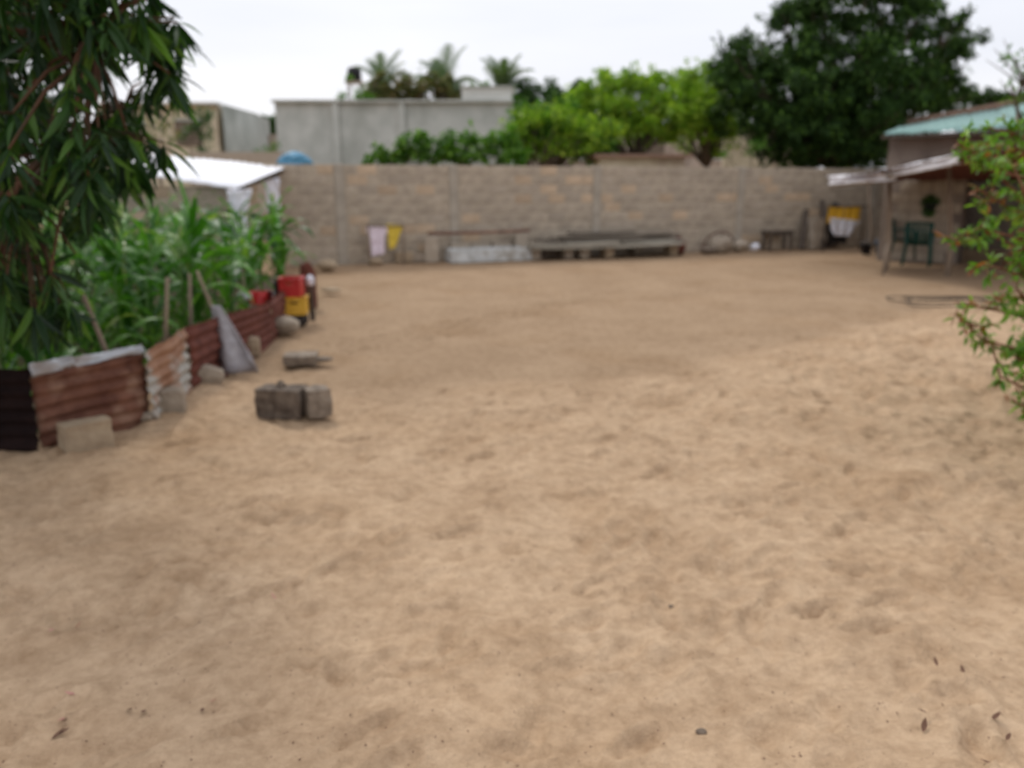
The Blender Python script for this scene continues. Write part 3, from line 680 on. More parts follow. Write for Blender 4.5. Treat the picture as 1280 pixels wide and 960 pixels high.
q = G(1134, 326); chair('almost black-green plastic armchair turned sideways behind the green one', (q.x, q.y+.3, .0), R(75), 'green_dark')

# ------------------------------------------------------------------ lean-to on the right
ph1, ph2 = G(1107, 336), G(1184, 343)
E0, E1, E2 = at(1036, 227, 16.0), at(1203, 197, 12.9), at(1310, 180, 11.6)
D0, D1, D2 = at(1055, 226, 17.4), at(1225, 227, 17.0), at(1400, 227, 17.0)
rf = thing('lean_to', 'low lean-to of rusty roofing sheets on rough poles at the right of the yard', 'shelter', (6.8, 14.5, 0))
oL = Vector((6.8, 14.5, 0))
def lerp(a, b, t): return a+(b-a)*t
for i in range(4):
    t0, t1 = i/4+.003*(i > 0), (i+1)/4+.02
    e = lambda t: E0.lerp(E1, t/.62) if t < .62 else E1.lerp(E2, min((t-.62)/.38, 1.1))
    dd = lambda t: D0.lerp(D1, t/.62) if t < .62 else D1.lerp(D2, min((t-.62)/.38, 1.1))
    zo = Vector((0, 0, .012*(i % 2)))
    patch('roof_sheet', e(t0)-oL+zo, e(t1)-oL+zo, dd(t0)-oL+zo, dd(t1)-oL+zo, 9, .012, 'v', M['rust_dark'], rf, nv=8, warp=.015, seed=20+i)
# white sheet laid over the front edge
k = 0
for (xa, ya, Ya, xb, yb_, Yb, mk, hh0, hh1) in ((1036, 222, 15.95, 1118, 216, 14.55, 'white_sheet', .15, .13), (1112, 214, 14.6, 1197, 194, 12.9, 'white_sheet', .11, .13)):
    a, b = at(xa, ya, Ya), at(xb, yb_, Yb); mid = (a+b)/2
    patch('front_sheet', a-oL, b-oL, a-oL+Vector((.02, -.05, -hh0)), b-oL+Vector((.02, -.05, -hh1)), 1, .01, 'u', M[mk], rf, nu=24, nv=8, warp=.03, seed=30+k)
    patch('top_sheet', a-oL+Vector((0, 0, .01)), b-oL+Vector((0, 0, .01)), a-oL+Vector((.15, .5, .02)), b-oL+Vector((.15, .5, .0)), 5, .01, 'u', M[mk], rf, nu=20, warp=.02, seed=40+k); k += 1
for (q, topy, pxt, r_) in ((ph1, 224, 1112, .05), (ph2, 206, 1186, .045), (G(1086, 317), 228, 1086, .03), (G(1300, 352), 195, 1300, .06)):
    t = at(pxt, topy, q.y+.05); b0_ = q-oL
    MB().tube([(b0_.x, b0_.y, -.15), (b0_.x+.01, b0_.y+.01, .5), ((b0_.x+t.x-oL.x)/2+.012, b0_.y+.02, t.z*.6), (t.x-oL.x, t.y-oL.y, t.z)], [r_*1.1, r_, r_*.95, r_*.85], 9).obj('pole', M['wood'], rf, True)
q = G(1176, 318); t = at(1179, 215, q.y)
MB().tube([(q.x-oL.x, q.y-oL.y, -.1), (t.x-oL.x, t.y-oL.y, t.z)], [.05, .045], 8).obj('pole', M['wood_dark'], rf, True)
for a, b in ((at(1108, 221, 14.6), at(1310, 186, 12.2)), (at(1046, 231, 16.2), at(1112, 226, 14.8))):
    MB().tube([a-oL, (a+b)/2-oL+Vector((0, 0, .02)), b-oL], .035, 7).obj('beam', M['wood'], rf, True)
# short leaning prop at the base of the left pole
a = G(1104, 342); o = MB().tube([(0, 0, -.04), (.06, .12, .3), (.1, .2, .52)], [.03, .026, .02], 7).obj('wood_prop', M['wood'], None, True); o.location = a; tag(o, 'short stick propped against the foot of the left shed pole', 'stick')
# hanging plant
hp = at(1163, 250, 15.8)
root = thing('hanging_plant', 'dark green potted fern hanging below the lean-to roof', 'plant', hp)
MB().lathe((0, 0, -.2), [(.09, 0), (.14, .14), (.15, .15), (.13, .15), (.0, .1)], 14).obj('pot', M['black_plastic'], root, True)
MB().tube([(0, 0, -.05), (0, 0, .42)], .006, 5).obj('hanger', M['black_plastic'], root)

# ------------------------------------------------------------------ house on the right
HA, HB = at(1098, 300, 17.6), at(1330, 300, 15.6)
hs = thing('block_house', 'brownish block house with a teal tin roof behind the lean-to', 'house', (HA.x, HA.y, 0))
o1 = Vector((HA.x, HA.y, 0)); u = Vector((HB.x-HA.x, HB.y-HA.y, 0)); hl = u.length; u.normalize(); back = Vector((-u.y, u.x, 0))
M['house'] = mat('house_plaster', (.25, .205, .165), (.34, .28, .23), 3, c3=(.19, .15, .125), c3scale=1.5)
tA, tB = at(1104, 168, 17.5).z, at(1330, 156, 15.5).z
def wall_poly(pts, th, name, mk):   # vertical polygon in u-z, extruded backwards
    mb = MB(); n_ = len(pts)
    for dpt in (0, th):
        for s, zz in pts: q = u*s+back*dpt; mb.v.append((q.x, q.y, zz))
    mb.f.append(list(range(n_))); mb.f.append([n_+k for k in range(n_)][::-1])
    for k in range(n_): mb.f.append([(k+1) % n_, k, n_+k, n_+(k+1) % n_])
    return mb.obj(name, M[mk], hs)
def s_of(px):
    r = ray(px, 250); k = r.x/r.y; return (k*HA.y-HA.x)/(u.x-k*u.y)
d0, d1 = s_of(1207), s_of(1300)
zt = lambda s: tA+(tB-tA)*s/hl-.05
wall_poly([(0, -.1), (d0, -.1), (d0, zt(d0)), (0, zt(0))], .15, 'front_wall', 'house')
wall_poly([(d0, 1.95), (d1, 1.95), (d1, zt(d1)), (d0, zt(d0))], .146, 'lintel_wall', 'house')
wall_poly([(d1, -.1), (hl+2, -.1), (hl+2, zt(hl+2)), (d1, zt(d1))], .15, 'front_wall', 'house')
for s_, zb_ in ((0, 2.75), (hl+2-.15, 3.6)):
    q0 = u*s_; mb = MB(); pts = [q0+back*.152, q0+back*4.6, q0+back*4.6+u*.15, q0+back*.152+u*.15]
    for k_, q in enumerate(pts): mb.v.append((q.x, q.y, -.1))
    for k_, q in enumerate(pts): mb.v.append((q.x, q.y, zt(s_) if k_ in (0, 3) else zb_))
    mb.f += [[3, 2, 1, 0], [4, 5, 6, 7], [0, 1, 5, 4], [1, 2, 6, 5], [2, 3, 7, 6], [3, 0, 4, 7]]; mb.obj('side_wall', M['house'], hs)
q0 = back*4.602; mb = MB()
for zz in (0, 1):
    for k_, q in enumerate((q0, q0+u*(hl+2), q0+u*(hl+2)+back*.15, q0+back*.15)): mb.v.append((q.x, q.y, -.1 if not zz else (2.75 if k_ in (0, 3) else 3.6)))
mb.f += [[3, 2, 1, 0], [4, 5, 6, 7], [0, 1, 5, 4], [1, 2, 6, 5], [2, 3, 7, 6], [3, 0, 4, 7]]; mb.obj('rear_wall', M['house'], hs)
# interior floor-to-roof dark room comes from real walls; door frame
mb = MB()
for s_ in (d0+.03, d1-.03):
    q = u*s_+back*.07; MB().box((q.x, q.y, .96), (.06, .17, 1.94), rz=math.atan2(u.y, u.x)).obj('door_post', M['wood_dark'], hs)
# block courses on the front wall between the poles (the part that is seen near)
cnt = 0
for r in range(9):
    s_ = .12-.2*(r % 2)
    while s_+.2 < d0-.05:
        if s_ > 0:
            q = u*(s_+.2)-back*.009
            Mx = Matrix.Translation((q.x, q.y, r*.2+.08))@Matrix.Rotation(math.atan2(u.y, u.x), 4, 'Z')@Matrix.Diagonal((1, .16, 1, 1))
            link('block', BL[random.choices(('block', 'block_dark'), (.7, .3))[0], 0, random.randrange(3)], None, hs, Mx)
        s_ += .4
# teal roof: three long sheets
rA, rB = at(1104, 168, 17.2), at(1345, 157, 15.0); rC, rD = at(1126, 158, 22.5), at(1345, 118, 20.5)
for i in range(5):
    t0, t1 = i/5, (i+1)/5+.012; zo = Vector((0, 0, .014*(i % 2)))
    patch('roof_sheet', rA.lerp(rB, t0)-o1+zo, rA.lerp(rB, t1)-o1+zo, rC.lerp(rD, t0)-o1+zo, rC.lerp(rD, t1)-o1+zo, 6, .02, 'v', M['teal'], hs, nv=5, warp=.01, seed=60+i)
a, b = rA-o1, rB-o1; MB().tube([a+Vector((0, .05, -.06)), b+Vector((0, .05, -.06))], .05, 4).obj('eave_board', M['wood_dark'], hs)
a, b = rC-o1, rD-o1; MB().tube([a+Vector((0, 0, .05)), b+Vector((0, 0, .05))], .09, 6).obj('ridge_cap', M['red_soil'], hs)

# hose loops on the ground
hc = G(1185, 381); mb = MB(); pts = []
for k in range(90):
    a_ = k/90*2*math.pi*2.4; rr = 1+.12*math.sin(a_*.7+1)
    pts.append((.62*rr*math.cos(a_)+.12*math.sin(a_*1.6), .36*rr*math.sin(a_)+.16*math.sin(a_*.43), .03+.012*math.sin(a_*3)))
o = mb.tube(pts, .009, 6).obj('garden_hose', M['rubber'], None, True); o.location = (hc.x, hc.y, .02); tag(o, 'loops of thin dark hose lying on the sand before the lean-to', 'hose')

# ------------------------------------------------------------------ white roofed shed on the left
q0 = at(280, 300, 13.6); ws = thing('tin_shed', 'small shed with a bright white tin roof behind the maize', 'shed', (q0.x, q0.y, 0)); o2 = Vector((q0.x, q0.y, 0))
a0, a1 = at(60, 196, 12.4), at(291, 237, 13.0); c0, c1 = at(40, 178, 16.4), at(356, 209, 16.2)
for i in range(4):
    t0, t1 = i/4, (i+1)/4+.01; zo = Vector((0, 0, .012*(i % 2)))
    patch('roof_sheet', a0.lerp(a1, t0)-o2+zo, a0.lerp(a1, t1)-o2+zo, c0.lerp(c1, t0)-o2+zo, c0.lerp(c1, t1)-o2+zo, 9, .012, 'v', M['white_tin'], ws, nv=6, warp=.01, seed=70+i)
for (px, py, Yd) in ((290, 238, 13.25), (344, 219, 15.6)):
    t = at(px, py, Yd)-o2; MB().tube([(t.x, t.y, -.1), (t.x, t.y, t.z)], .05, 8).obj('corner_post', M['wood_dark'], ws, True)
MB().tube([at(292, 240, 13.3)-o2, at(352, 214, 16.0)-o2], .04, 6).obj('edge_beam', M['wood_dark'], ws)
cloth('white_curtain', 'white cloth hanging like a curtain from the corner of the white roofed shed', 'cloth', (at(282, 238, 12.7), at(314, 236, 13.2)), .66, lambda v: (.0+.22*v, 1-.38*v), 'white_cloth', 3, .03, 14)
cloth('white_curtain', 'smaller whitish cloth hanging at the far corner of the white roofed shed', 'cloth', (at(330, 226, 15.3), at(348, 222, 15.6)), .6, lambda v: (.1*v, 1-.1*v), 'white_cloth', 2, .03, 15)
cloth('tan_rag', 'dull tan rag hanging under the edge of the white roof', 'cloth', (at(308, 234, 13.8), at(322, 230, 14.3)), .3, lambda v: (.1*v, 1-.2*v), 'sandblock', 2, .02, 16)

# ------------------------------------------------------------------ buildings behind
def boxbuild(name, label, pxa, pxb, top, Yd, depth, mk, ztop=None, rz=0, skew=0):
    a, b = at(pxa, 200, Yd), at(pxb, 200, Yd+skew); zt_ = ztop or at((pxa+pxb)/2, top, Yd+skew/2).z
    root = thing(name, label, 'building', ((a.x+b.x)/2, (a.y+b.y)/2, 0), math.atan2(b.y-a.y, b.x-a.x))
    Ln = math.hypot(b.x-a.x, b.y-a.y)
    MB().box((0, depth/2, zt_/2-.2), (Ln, depth, zt_+.4)).obj('wall', M[mk], root)
    return root, Ln, zt_
g, Ln, zt_ = boxbuild('grey_building', 'long weathered grey plastered building beyond the boundary wall', 348, 640, 128, 27, 6, 'plaster')
MB().box((0, -.02, zt_+.03), (Ln+.12, .3, .08)).obj('coping', M['plaster'], g)
for px in (421, 503):
    s_ = (at(px, 160, 27).x-g.location.x); MB().box((s_, -.06, zt_/2), (.2, .13, zt_+.005)).obj('pilaster', M['plaster'], g)
a = at(609, 120, 27).x-g.location.x
MB().box((a, 1.0, zt_+.22), (1.62, 2, .46)).obj('parapet_room', M['plaster_light'], g)
MB().box((a, 1.0, zt_+.47), (1.72, 2.1, .06)).obj('parapet_coping', M['plaster'], g)
g2, Ln2, z2 = boxbuild('beige_house', 'small beige house with a grey side wall at the left beyond the shed', 130, 276, 131, 29, 5, 'beige')
for s_ in (-.28, .25):
    wn = MB().box((s_*Ln2, -.03, z2-.95), (.9, .06, .8)).obj('window', M['concrete_dark'], g2); MB().box((s_*Ln2, -.05, z2-.5), (1.0, .1, .07)).obj('lintel', M['plaster'], wn)
MB().box((0, -.1, z2+.03), (Ln2+.3, .5, .07)).obj('roof_edge', M['plaster_light'], g2)
# grey side wing (receding, lower to the right)
pA, pB = at(277, 130, 28.9), at(320, 142, 31.5)
mb = MB()
for (q, yy) in ((pA, 0), (pB, 0)): mb.v += [(q.x, q.y, -.2), (q.x, q.y, q.z)]
for (q, yy) in ((pA, 0), (pB, 0)): mb.v += [(q.x-.4, q.y+3, -.2), (q.x-.4, q.y+3, q.z)]
mb.f = [[0, 2, 3, 1], [4, 5, 7, 6], [2, 6, 7, 3], [0, 1, 5, 4], [1, 3, 7, 5]]
o = mb.obj('side_building', M['plaster']); tag(o, 'grey plastered side building between the beige house and the long grey one', 'building')
g3, _, _ = boxbuild('low_wall', 'low brown garden wall seen over the white roof', 236, 352, 190, 24, .2, 'block_dark'); g3['category'] = 'wall'
g4, _, _ = boxbuild('low_wall', 'far tan wall between the grey side building and the long grey building', 300, 360, 168, 34, .3, 'pinkwall'); g4['category'] = 'wall'
g5, Ln5, z5 = boxbuild('pink_house', 'pinkish-brown house wall half hidden behind the lime green trees', 660, 1010, 158, 34, 5, 'pinkwall')
for s_ in (-.3, -.05, .2, .38):
    wn = MB().box((s_*Ln5, -.03, z5-.9), (.8, .06, .7)).obj('window', M['concrete_dark'], g5); MB().box((s_*Ln5, -.05, z5-1.3), (.95, .12, .06)).obj('sill', M['plaster_light'], wn)
g6, Ln6, z6 = boxbuild('low_shed', 'low shed with a reddish flat roof edge just beyond the boundary wall', 750, 856, 197, 22, 2.5, 'beige')
MB().box((0, 1.2, z6+.04), (Ln6+.3, 2.9, .09)).obj('flat_roof', M['red_soil'], g6)
g7, _, _ = boxbuild('low_wall', 'pale patch of plastered wall behind the dark tree', 905, 1000, 160, 30, .3, 'beige'); g7['category'] = 'wall'
# blue tarp mound
bt = at(367, 205, 20.5)
mb = MB(); nn = 24
o = rock('blue_tarp', 'rounded blue tarpaulin heap showing above the wall by the grey building', 'tarpaulin', (bt.x, bt.y, .0), (.80, .85, .5), 'tarp_blue', 61, 0, sink=0, sub=4)
o.location.z = at(367, 191, 20.5).z-.24
rock('rubble_heap', 'brown heap of spoil carrying the blue tarpaulin behind the wall', 'rubble', (bt.x, bt.y+.1, 0), (1.5, 1.2, 2.0), 'block_dark', 62, 0, sink=.02)
# water tank on a tower
tk = at(443, 93, 44); root = thing('water_tank', 'black water tank on a thin tower on the skyline left of the palms', 'water tank', (tk.x, tk.y, 0))
MB().lathe((0, 0, tk.z-.35), [(.36, 0), (.36, .55), (.28, .68), (.1, .72), (.0, .72)], 18).obj('tank', M['black_plastic'], root, True)
MB().box((0, 0, tk.z-.4), (.9, .9, .08)).obj('platform', M['pier'], root)
for sx, sy in ((-1, -1), (1, -1), (-1, 1), (1, 1)): MB().tube([(sx*.42, sy*.42, -.1), (sx*.3, sy*.3, tk.z-.42)], .045, 6).obj('tower_leg', M['zinc'], root)

# ------------------------------------------------------------------ foliage helpers
def unit(v): return v/np.maximum(np.linalg.norm(v, axis=1, keepdims=True), 1e-9)
def frames(A, rg, upb=.6):
    n_ = len(A); Nn = rg.normal(size=(n_, 3)); Nn[:, 2] += upb*3; S_ = unit(np.cross(A, Nn)); Nn = unit(np.cross(S_, A)); return S_, Nn
def leaf_mesh_simple(name, P, A, Ln, W, rg, upb=.6):
    S_, Nn = frames(A, rg, upb); Ln = Ln[:, None]; W = W[:, None]
    v = np.stack([P, P+A*Ln*.45+S_*W*.5+Nn*W*.12, P+A*Ln-Nn*Ln*.1, P+A*Ln*.45-S_*W*.5+Nn*W*.12], 1).reshape(-1, 3)
    b = np.arange(len(P))*4; F = np.concatenate([np.stack([b, b+1, b+2], 1), np.stack([b, b+2, b+3], 1)])
    return mesh_np(name, v, F)
def near_leaf_template(curl=.18, k=5, wmax=.2):
    vs = []; fs = []
    for i in range(k+1):
        t = i/k; wd = wmax*.5*(math.sin(math.pi*min(t*1.02, 1))**.8)*(1-.25*t) if 0 < i < k else .008
        z_ = -curl*t*t
        vs += [(t, -wd, z_+wd*.45), (t, 0, z_), (t, wd, z_+wd*.45)]
    for i in range(k):
        for j in range(2): q = i*3+j; fs.append((q, q+3, q+4, q+1))
    return np.array(vs), np.array(fs)
def clumps_leaves(cl, density, rg, size, ratio, droop=.2, shell=.55):
    """cl: (x,y,z,r[,flat]); returns leaf positions/axes/lengths"""
    Ps = []; As = []; Ls = []
    for c in cl:
        x, y, z_, r = c[:4]; n_ = int(density*r**2)
        dr = unit(rg.normal(size=(n_, 3))); rad = r*(shell+(1-shell)*rg.random(n_)**.7)
        lump = np.array([.75+.35*mnoise.noise(Vector((q[0]*2.2+x, q[1]*2.2+y, q[2]*2.2+z_))) for q in dr])
        p = dr*(rad*lump)[:, None]*np.array([1, 1, .8])+np.array([x, y, z_])
        a = unit(dr*.7+rg.normal(size=(n_, 3))*.6+np.array([0, 0, -droop]))
        Ps.append(p); As.append(a); Ls.append(size*rg.uniform(.6, 1.25, n_))
    return np.concatenate(Ps), np.concatenate(As), np.concatenate(Ls)
def make_tree(name, label, base, clumps, density, size, mk, ratio=.4, trunk_r=.15, fork=.4, bark='bark', cat='tree', droop=.2, seed=0, group=None, spray=.35):
    rg = np.random.default_rng(seed); rr = random.Random(seed)
    base = Vector(base); root = thing(name, label, cat, base, 0, group)
    cs = [Vector(c[:3])-base for c in clumps]
    cen = sum(cs, Vector())/len(cs); fk = Vector((cen.x*.3, cen.y*.3, max(.3, min(q.z for q in cs)*.5+cen.z*.5*fork)))
    mb = MB(); mb.tube([(0, 0, -.2), (fk.x*.3+.02, fk.y*.3, fk.z*.5), tuple(fk)], [trunk_r*1.15, trunk_r*.9, trunk_r*.75], 9)
    mb.obj('trunk', M[bark], root, True)
    mb = MB()
    for c in cs:
        m1 = fk.lerp(c, .5)+Vector((rr.uniform(-.1, .1), rr.uniform(-.1, .1), rr.uniform(0, .15)))*(c-fk).length
        mb.tube([fk, m1, c], [trunk_r*.5, trunk_r*.28, trunk_r*.08], 6)
        for k in range(4):
            dd = Vector((rr.gauss(0, 1), rr.gauss(0, 1), rr.gauss(.3, .8))).normalized()*.35
            mb.tube([m1.lerp(c, .4), c+dd], [trunk_r*.14, trunk_r*.04], 4)
    mb.obj('branches', M[bark], root, True)
    # sub-clumps give an uneven outline
    sub = []
    for c, q in zip(clumps, cs):
        r = c[3]; sub.append((q.x, q.y, q.z, r*.72))
        for k in range(9):
            dd = Vector((rr.gauss(0, 1), rr.gauss(0, 1), rr.gauss(0, .8))).normalized()*r*rr.uniform(.6, 1.0)
            sub.append((q.x+dd.x, q.y+dd.y, q.z+dd.z, r*rr.uniform(.22, .42)))
        for k in range(int(6*spray)):
            dd = Vector((rr.gauss(0, 1), rr.gauss(0, 1), abs(rr.gauss(.3, .8)))).normalized()*r*rr.uniform(.95, 1.12)
            sub.append((q.x+dd.x, q.y+dd.y, q.z+dd.z, r*rr.uniform(.08, .16)))
    P, A, Lh = clumps_leaves(sub, density, rg, size, ratio, droop, .25)
    o = link('crown', leaf_mesh_simple('crown', P, A, Lh, Lh*ratio, rg), M[mk], root); o['kind'] = 'stuff'
    return root
def cpx(px, py, Yd, rpx): q = at(px, py, Yd); return (q.x, q.y, q.z, rpx/FPX*q.y)

# fern leaves in the hanging pot
rg = np.random.default_rng(3); P, A, Lh = clumps_leaves([(0, 0, -.02, .2), (0, 0, -.2, .15)], 14000, rg, .07, .4, .5, .2)
o = link('foliage', leaf_mesh_simple('foliage', P, A, Lh, Lh*.4, rg), M['hedge'], bpy.data.objects['hanging_plant']); o['kind'] = 'stuff'

# big dark tree
Yt = 23.6
bc = [cpx(*q) for q in ((1060, 90, Yt+.5, 75), (1000, 60, Yt, 48), (975, 25, Yt+.3, 25), (1110, 40, Yt+.5, 55), (1040, 25, Yt, 45), (1165, 70, Yt, 42), (1195, 30, Yt, 22), (1190, 95, Yt+.6, 28),
      (925, 85, Yt, 32), (912, 130, Yt+.4, 34), (915, 70, Yt-.3, 24), (935, 110, Yt-.6, 34), (928, 55, Yt, 20), (950, 148, Yt-.6, 30), (905, 100, Yt-.5, 20), (1082, 196, Yt-.3, 16), (1104, 186, Yt, 12), (1118, 172, Yt, 16), (960, 130, Yt+.8, 48), (1010, 150, Yt-.5, 45), (1075, 150, Yt+.4, 48), (1130, 120, Yt+.2, 50), (1000, 185, Yt-.4, 30), (1050, 185, Yt, 28), (1100, 165, Yt+1.4, 26), (1205, 120, Yt+1.5, 20), (1080, -20, Yt, 45), (1130, -10, Yt+.4, 35), (1090, 90, Yt-1.2, 45), (970, 175, Yt, 24), (1015, 100, Yt-1, 42), (1040, 160, Yt-1, 40), (1075, 178, Yt-.8, 34), (985, 150, Yt-.8, 36), (1100, 120, Yt-1, 46), (1140, 155, Yt+1.8, 30), (1045, 120, Yt+.8, 60), (1020, 195, Yt+.5, 24), (1075, 195, Yt+.6, 24), (945, 165, Yt+.5, 26), (1000, 15, Yt, 30), (985, 85, Yt-.6, 40), (1170, 120, Yt+1.5, 34), (1195, 60, Yt+.3, 30), (1140, 10, Yt, 40), (1030, 192, Yt+.2, 26), (1060, 198, Yt+.7, 22), (1000, 196, Yt+.5, 20), (970, 195, Yt+.7, 16), (1120, 175, Yt+2.0, 24), (1150, 110, Yt+1.5, 36), (1015, 5, Yt, 24))]
b_ = at(1050, 250, Yt+.3); make_tree('evergreen_tree', 'huge dark evergreen tree towering over the right end of the wall', (b_.x, b_.y, 0), bc, 1150, .17, 'bigtree', .42, .24, seed=1, droop=.5)
# bright clumps of young shoots on it are their own lighter foliage
# lime green trees and others behind the wall
def T_(name, label, base_px, Yd, cl, dens, size, mk, **kw):
    b = at(base_px, 230, Yd); return make_tree(name, label, (b.x, b.y, 0), [cpx(px, py, Yd+dy, r) for px, py, dy, r in cl], dens, size, mk, **kw)
T_('leafy_tree', 'lime green spreading tree in the middle behind the wall', 793, 24, [(770, 130, 0, 36), (800, 112, .3, 30), (740, 140, .3, 32), (820, 135, -.3, 36), (783, 158, -.4, 26), (850, 150, 0, 28), (712, 140, .3, 24), (835, 115, .3, 26), (760, 112, .4, 24), (812, 160, .6, 24), (730, 120, .6, 24), (868, 135, .6, 26), (840, 165, .8, 22), (755, 165, .3, 24), (800, 172, .9, 18), (780, 100, .6, 26), (720, 126, .8, 18), (820, 100, .8, 20), (862, 125, -.2, 30), (730, 155, -.3, 28)], 1100, .16, 'lime', ratio=.5, trunk_r=.11, seed=2)
T_('leafy_tree', 'yellow-green tree standing against the left of the huge dark tree', 885, 26, [(880, 120, 0, 34), (862, 108, .4, 28), (900, 130, .8, 32), (870, 155, .5, 26), (893, 168, .2, 22), (862, 172, .6, 18), (905, 105, .6, 24), (850, 95, .6, 18), (910, 150, -.2, 20), (890, 185, .1, 12), (880, 150, -.5, 22), (900, 150, 0, 26), (885, 85, .3, 16), (915, 160, .2, 22), (860, 140, .3, 24), (835, 170, .5, 12)], 760, .16, 'lime', ratio=.5, trunk_r=.12, seed=3)
T_('leafy_tree', 'mid green bushy tree right of the grey building', 690, 23, [(680, 155, 0, 26), (655, 145, .2, 24), (645, 170, .2, 20), (700, 145, .2, 22), (670, 170, -.2, 24), (715, 175, .4, 24), (760, 178, .4, 18), (665, 190, .2, 18), (700, 190, .2, 18), (735, 190, .4, 14), (680, 150, 0, 28), (705, 160, .2, 26), (660, 165, 0, 20), (725, 180, 0, 22), (690, 185, .1, 20), (650, 185, 0, 16), (740, 165, .4, 20), (712, 147, 0, 18), (755, 190, .3, 12)], 800, .16, 'midgreen', ratio=.5, trunk_r=.1, seed=4)
T_('creeping_shrub', 'large-leaved green shrub spilling along the wall before the grey building', 560, 20.6, [(478, 192, 0, 12), (505, 183, 0, 15), (530, 176, 0, 15), (558, 180, 0, 17), (585, 172, .2, 15), (610, 182, 0, 16), (632, 176, .3, 14), (600, 195, 0, 12), (540, 194, 0, 12), (460, 200, 0, 7), (575, 196, .2, 12), (632, 195, 0, 12), (500, 198, 0, 9), (650, 192, .3, 14), (648, 200, .1, 9), (480, 200, 0, 9), (520, 190, 0, 12), (560, 192, .1, 12)], 1500, .17, 'midgreen', ratio=.6, trunk_r=.05, seed=5, cat='shrub', spray=.2)
T_('bush', 'dark bush in the corner between the house and the huge tree', 1096, 24.5, [(1096, 192, 0, 13), (1108, 182, 0, 12), (1085, 200, 0, 12), (1104, 202, 0, 12)], 1500, .13, 'hedge', ratio=.5, trunk_r=.04, seed=24, cat='bush')
T_('leafy_tree', 'loose green foliage low behind the wall between the grey building and the lime tree', 660, 22.4, [(650, 160, 0, 22), (668, 152, 0, 18), (700, 152, 0, 22), (725, 160, 0, 24), (655, 185, 0, 16), (690, 178, 0, 20), (735, 185, 0, 14), (760, 160, 0, 18), (640, 190, 0, 12), (712, 190, 0, 14), (640, 172, 0, 12)], 900, .16, 'lime', ratio=.5, trunk_r=.07, seed=25)
T_('hedge_tree', 'dark clipped looking treetop behind the lime green tree', 690, 36, [(665, 125, 0, 20), (700, 122, 0, 20), (735, 120, .5, 20), (680, 140, 0, 22), (720, 138, 0, 22), (650, 135, .3, 18), (690, 112, 0, 14), (720, 112, 0, 14), (655, 112, 0, 12)], 2000, .16, 'hedge', ratio=.5, trunk_r=.12, seed=6)
T_('flowering_tree', 'low reddish-green tree below the palms behind the grey building', 510, 38, [(480, 110, -1, 16), (505, 106, -1, 15), (530, 105, -.8, 16), (555, 106, -1, 16), (470, 118, -1, 14), (568, 114, -1, 12), (465, 118, 0, 9), (575, 118, 0, 10), (520, 118, 0, 18), (490, 120, 0, 16), (550, 120, 0, 16)], 2300, .16, 'redgreen', ratio=.5, trunk_r=.1, seed=7)
T_('bush', 'dark green bush between the side building and the long grey building', 333, 40, [(328, 156, 0, 11), (342, 152, 0, 10), (340, 165, 0, 10), (325, 168, 0, 10)], 2000, .16, 'hedge', ratio=.5, trunk_r=.08, seed=8, cat='bush')
T_('small_tree', 'thin small tree with dark leaves in front of the beige house', 250, 26, [(250, 150, 0, 14), (262, 142, .2, 9), (240, 162, 0, 10), (258, 165, 0, 9), (228, 170, 0, 9), (255, 185, 0, 8)], 1000, .13, 'hedge', ratio=.5, trunk_r=.05, seed=9)
T_('small_tree', 'reddish shrubby tree half behind the foreground mango tree', 200, 24, [(205, 155, 0, 14), (190, 170, 0, 14), (215, 170, .2, 10), (180, 150, .2, 10)], 450, .13, 'redgreen', ratio=.5, trunk_r=.05, seed=10)
T_('bush', 'green weedy bush on the low brown wall beyond the white roof', 338, 24.4, [(338, 187, 0, 9), (325, 191, 0, 6), (347, 180, 0, 5)], 900, .13, 'midgreen', ratio=.5, trunk_r=.03, seed=11, cat='bush')
T_('bush', 'small green bush growing above the wall beside the dark tree', 945, 21.6, [(938, 186, 0, 10), (950, 180, 0, 9), (905, 192, 0, 6)], 900, .13, 'midgreen', ratio=.5, trunk_r=.04, seed=12, cat='bush')
T_('far_tree', 'distant hazy treetops low behind the dark tree and pink-brown house', 900, 52, [(x_, 176+8*math.sin(x_), 0, 26) for x_ in range(640, 1130, 34)], 1100, .24, 'hedge', ratio=.5, trunk_r=.1, seed=23)
T_('far_tree', 'distant dark treetops along the skyline above the teal roof', 1225, 40, [(1210, 118, 0, 14), (1235, 120, 0, 12), (1258, 122, 0, 12), (1285, 118, 0, 14), (1180, 125, 0, 14), (1222, 128, 0, 14), (1250, 130, 0, 14)], 1500, .18, 'bigtree', ratio=.5, trunk_r=.12, seed=13)
T_('bush', 'low green bushes showing between the water tower and the reddish tree', 440, 36, [(428, 122, 0, 7), (448, 119, 0, 8), (436, 97, 3, 5), (460, 122, 0, 9)], 1800, .13, 'midgreen', ratio=.5, trunk_r=.04, seed=14, cat='bush')
T_('bush', 'pale green bush behind the raised end of the grey building', 600, 40, [(588, 110, 0, 8), (605, 108, 0, 8), (640, 108, 0, 8), (590, 116, 0, 9)], 1700, .13, 'midgreen', ratio=.5, trunk_r=.06, seed=15, cat='bush')
T_('overhanging_tree', 'dark leaved tree reaching in at the right edge above the teal roof', 1330, 12, [(1268, 72, 0, 14), (1276, 118, .1, 15), (1290, 90, 0, 20), (1262, 95, 0, 7), (1284, 150, 0, 9), (1330, 90, 0, 50), (1350, 150, 0, 50)], 900, .12, 'midgreen', ratio=.45, trunk_r=.1, seed=16)

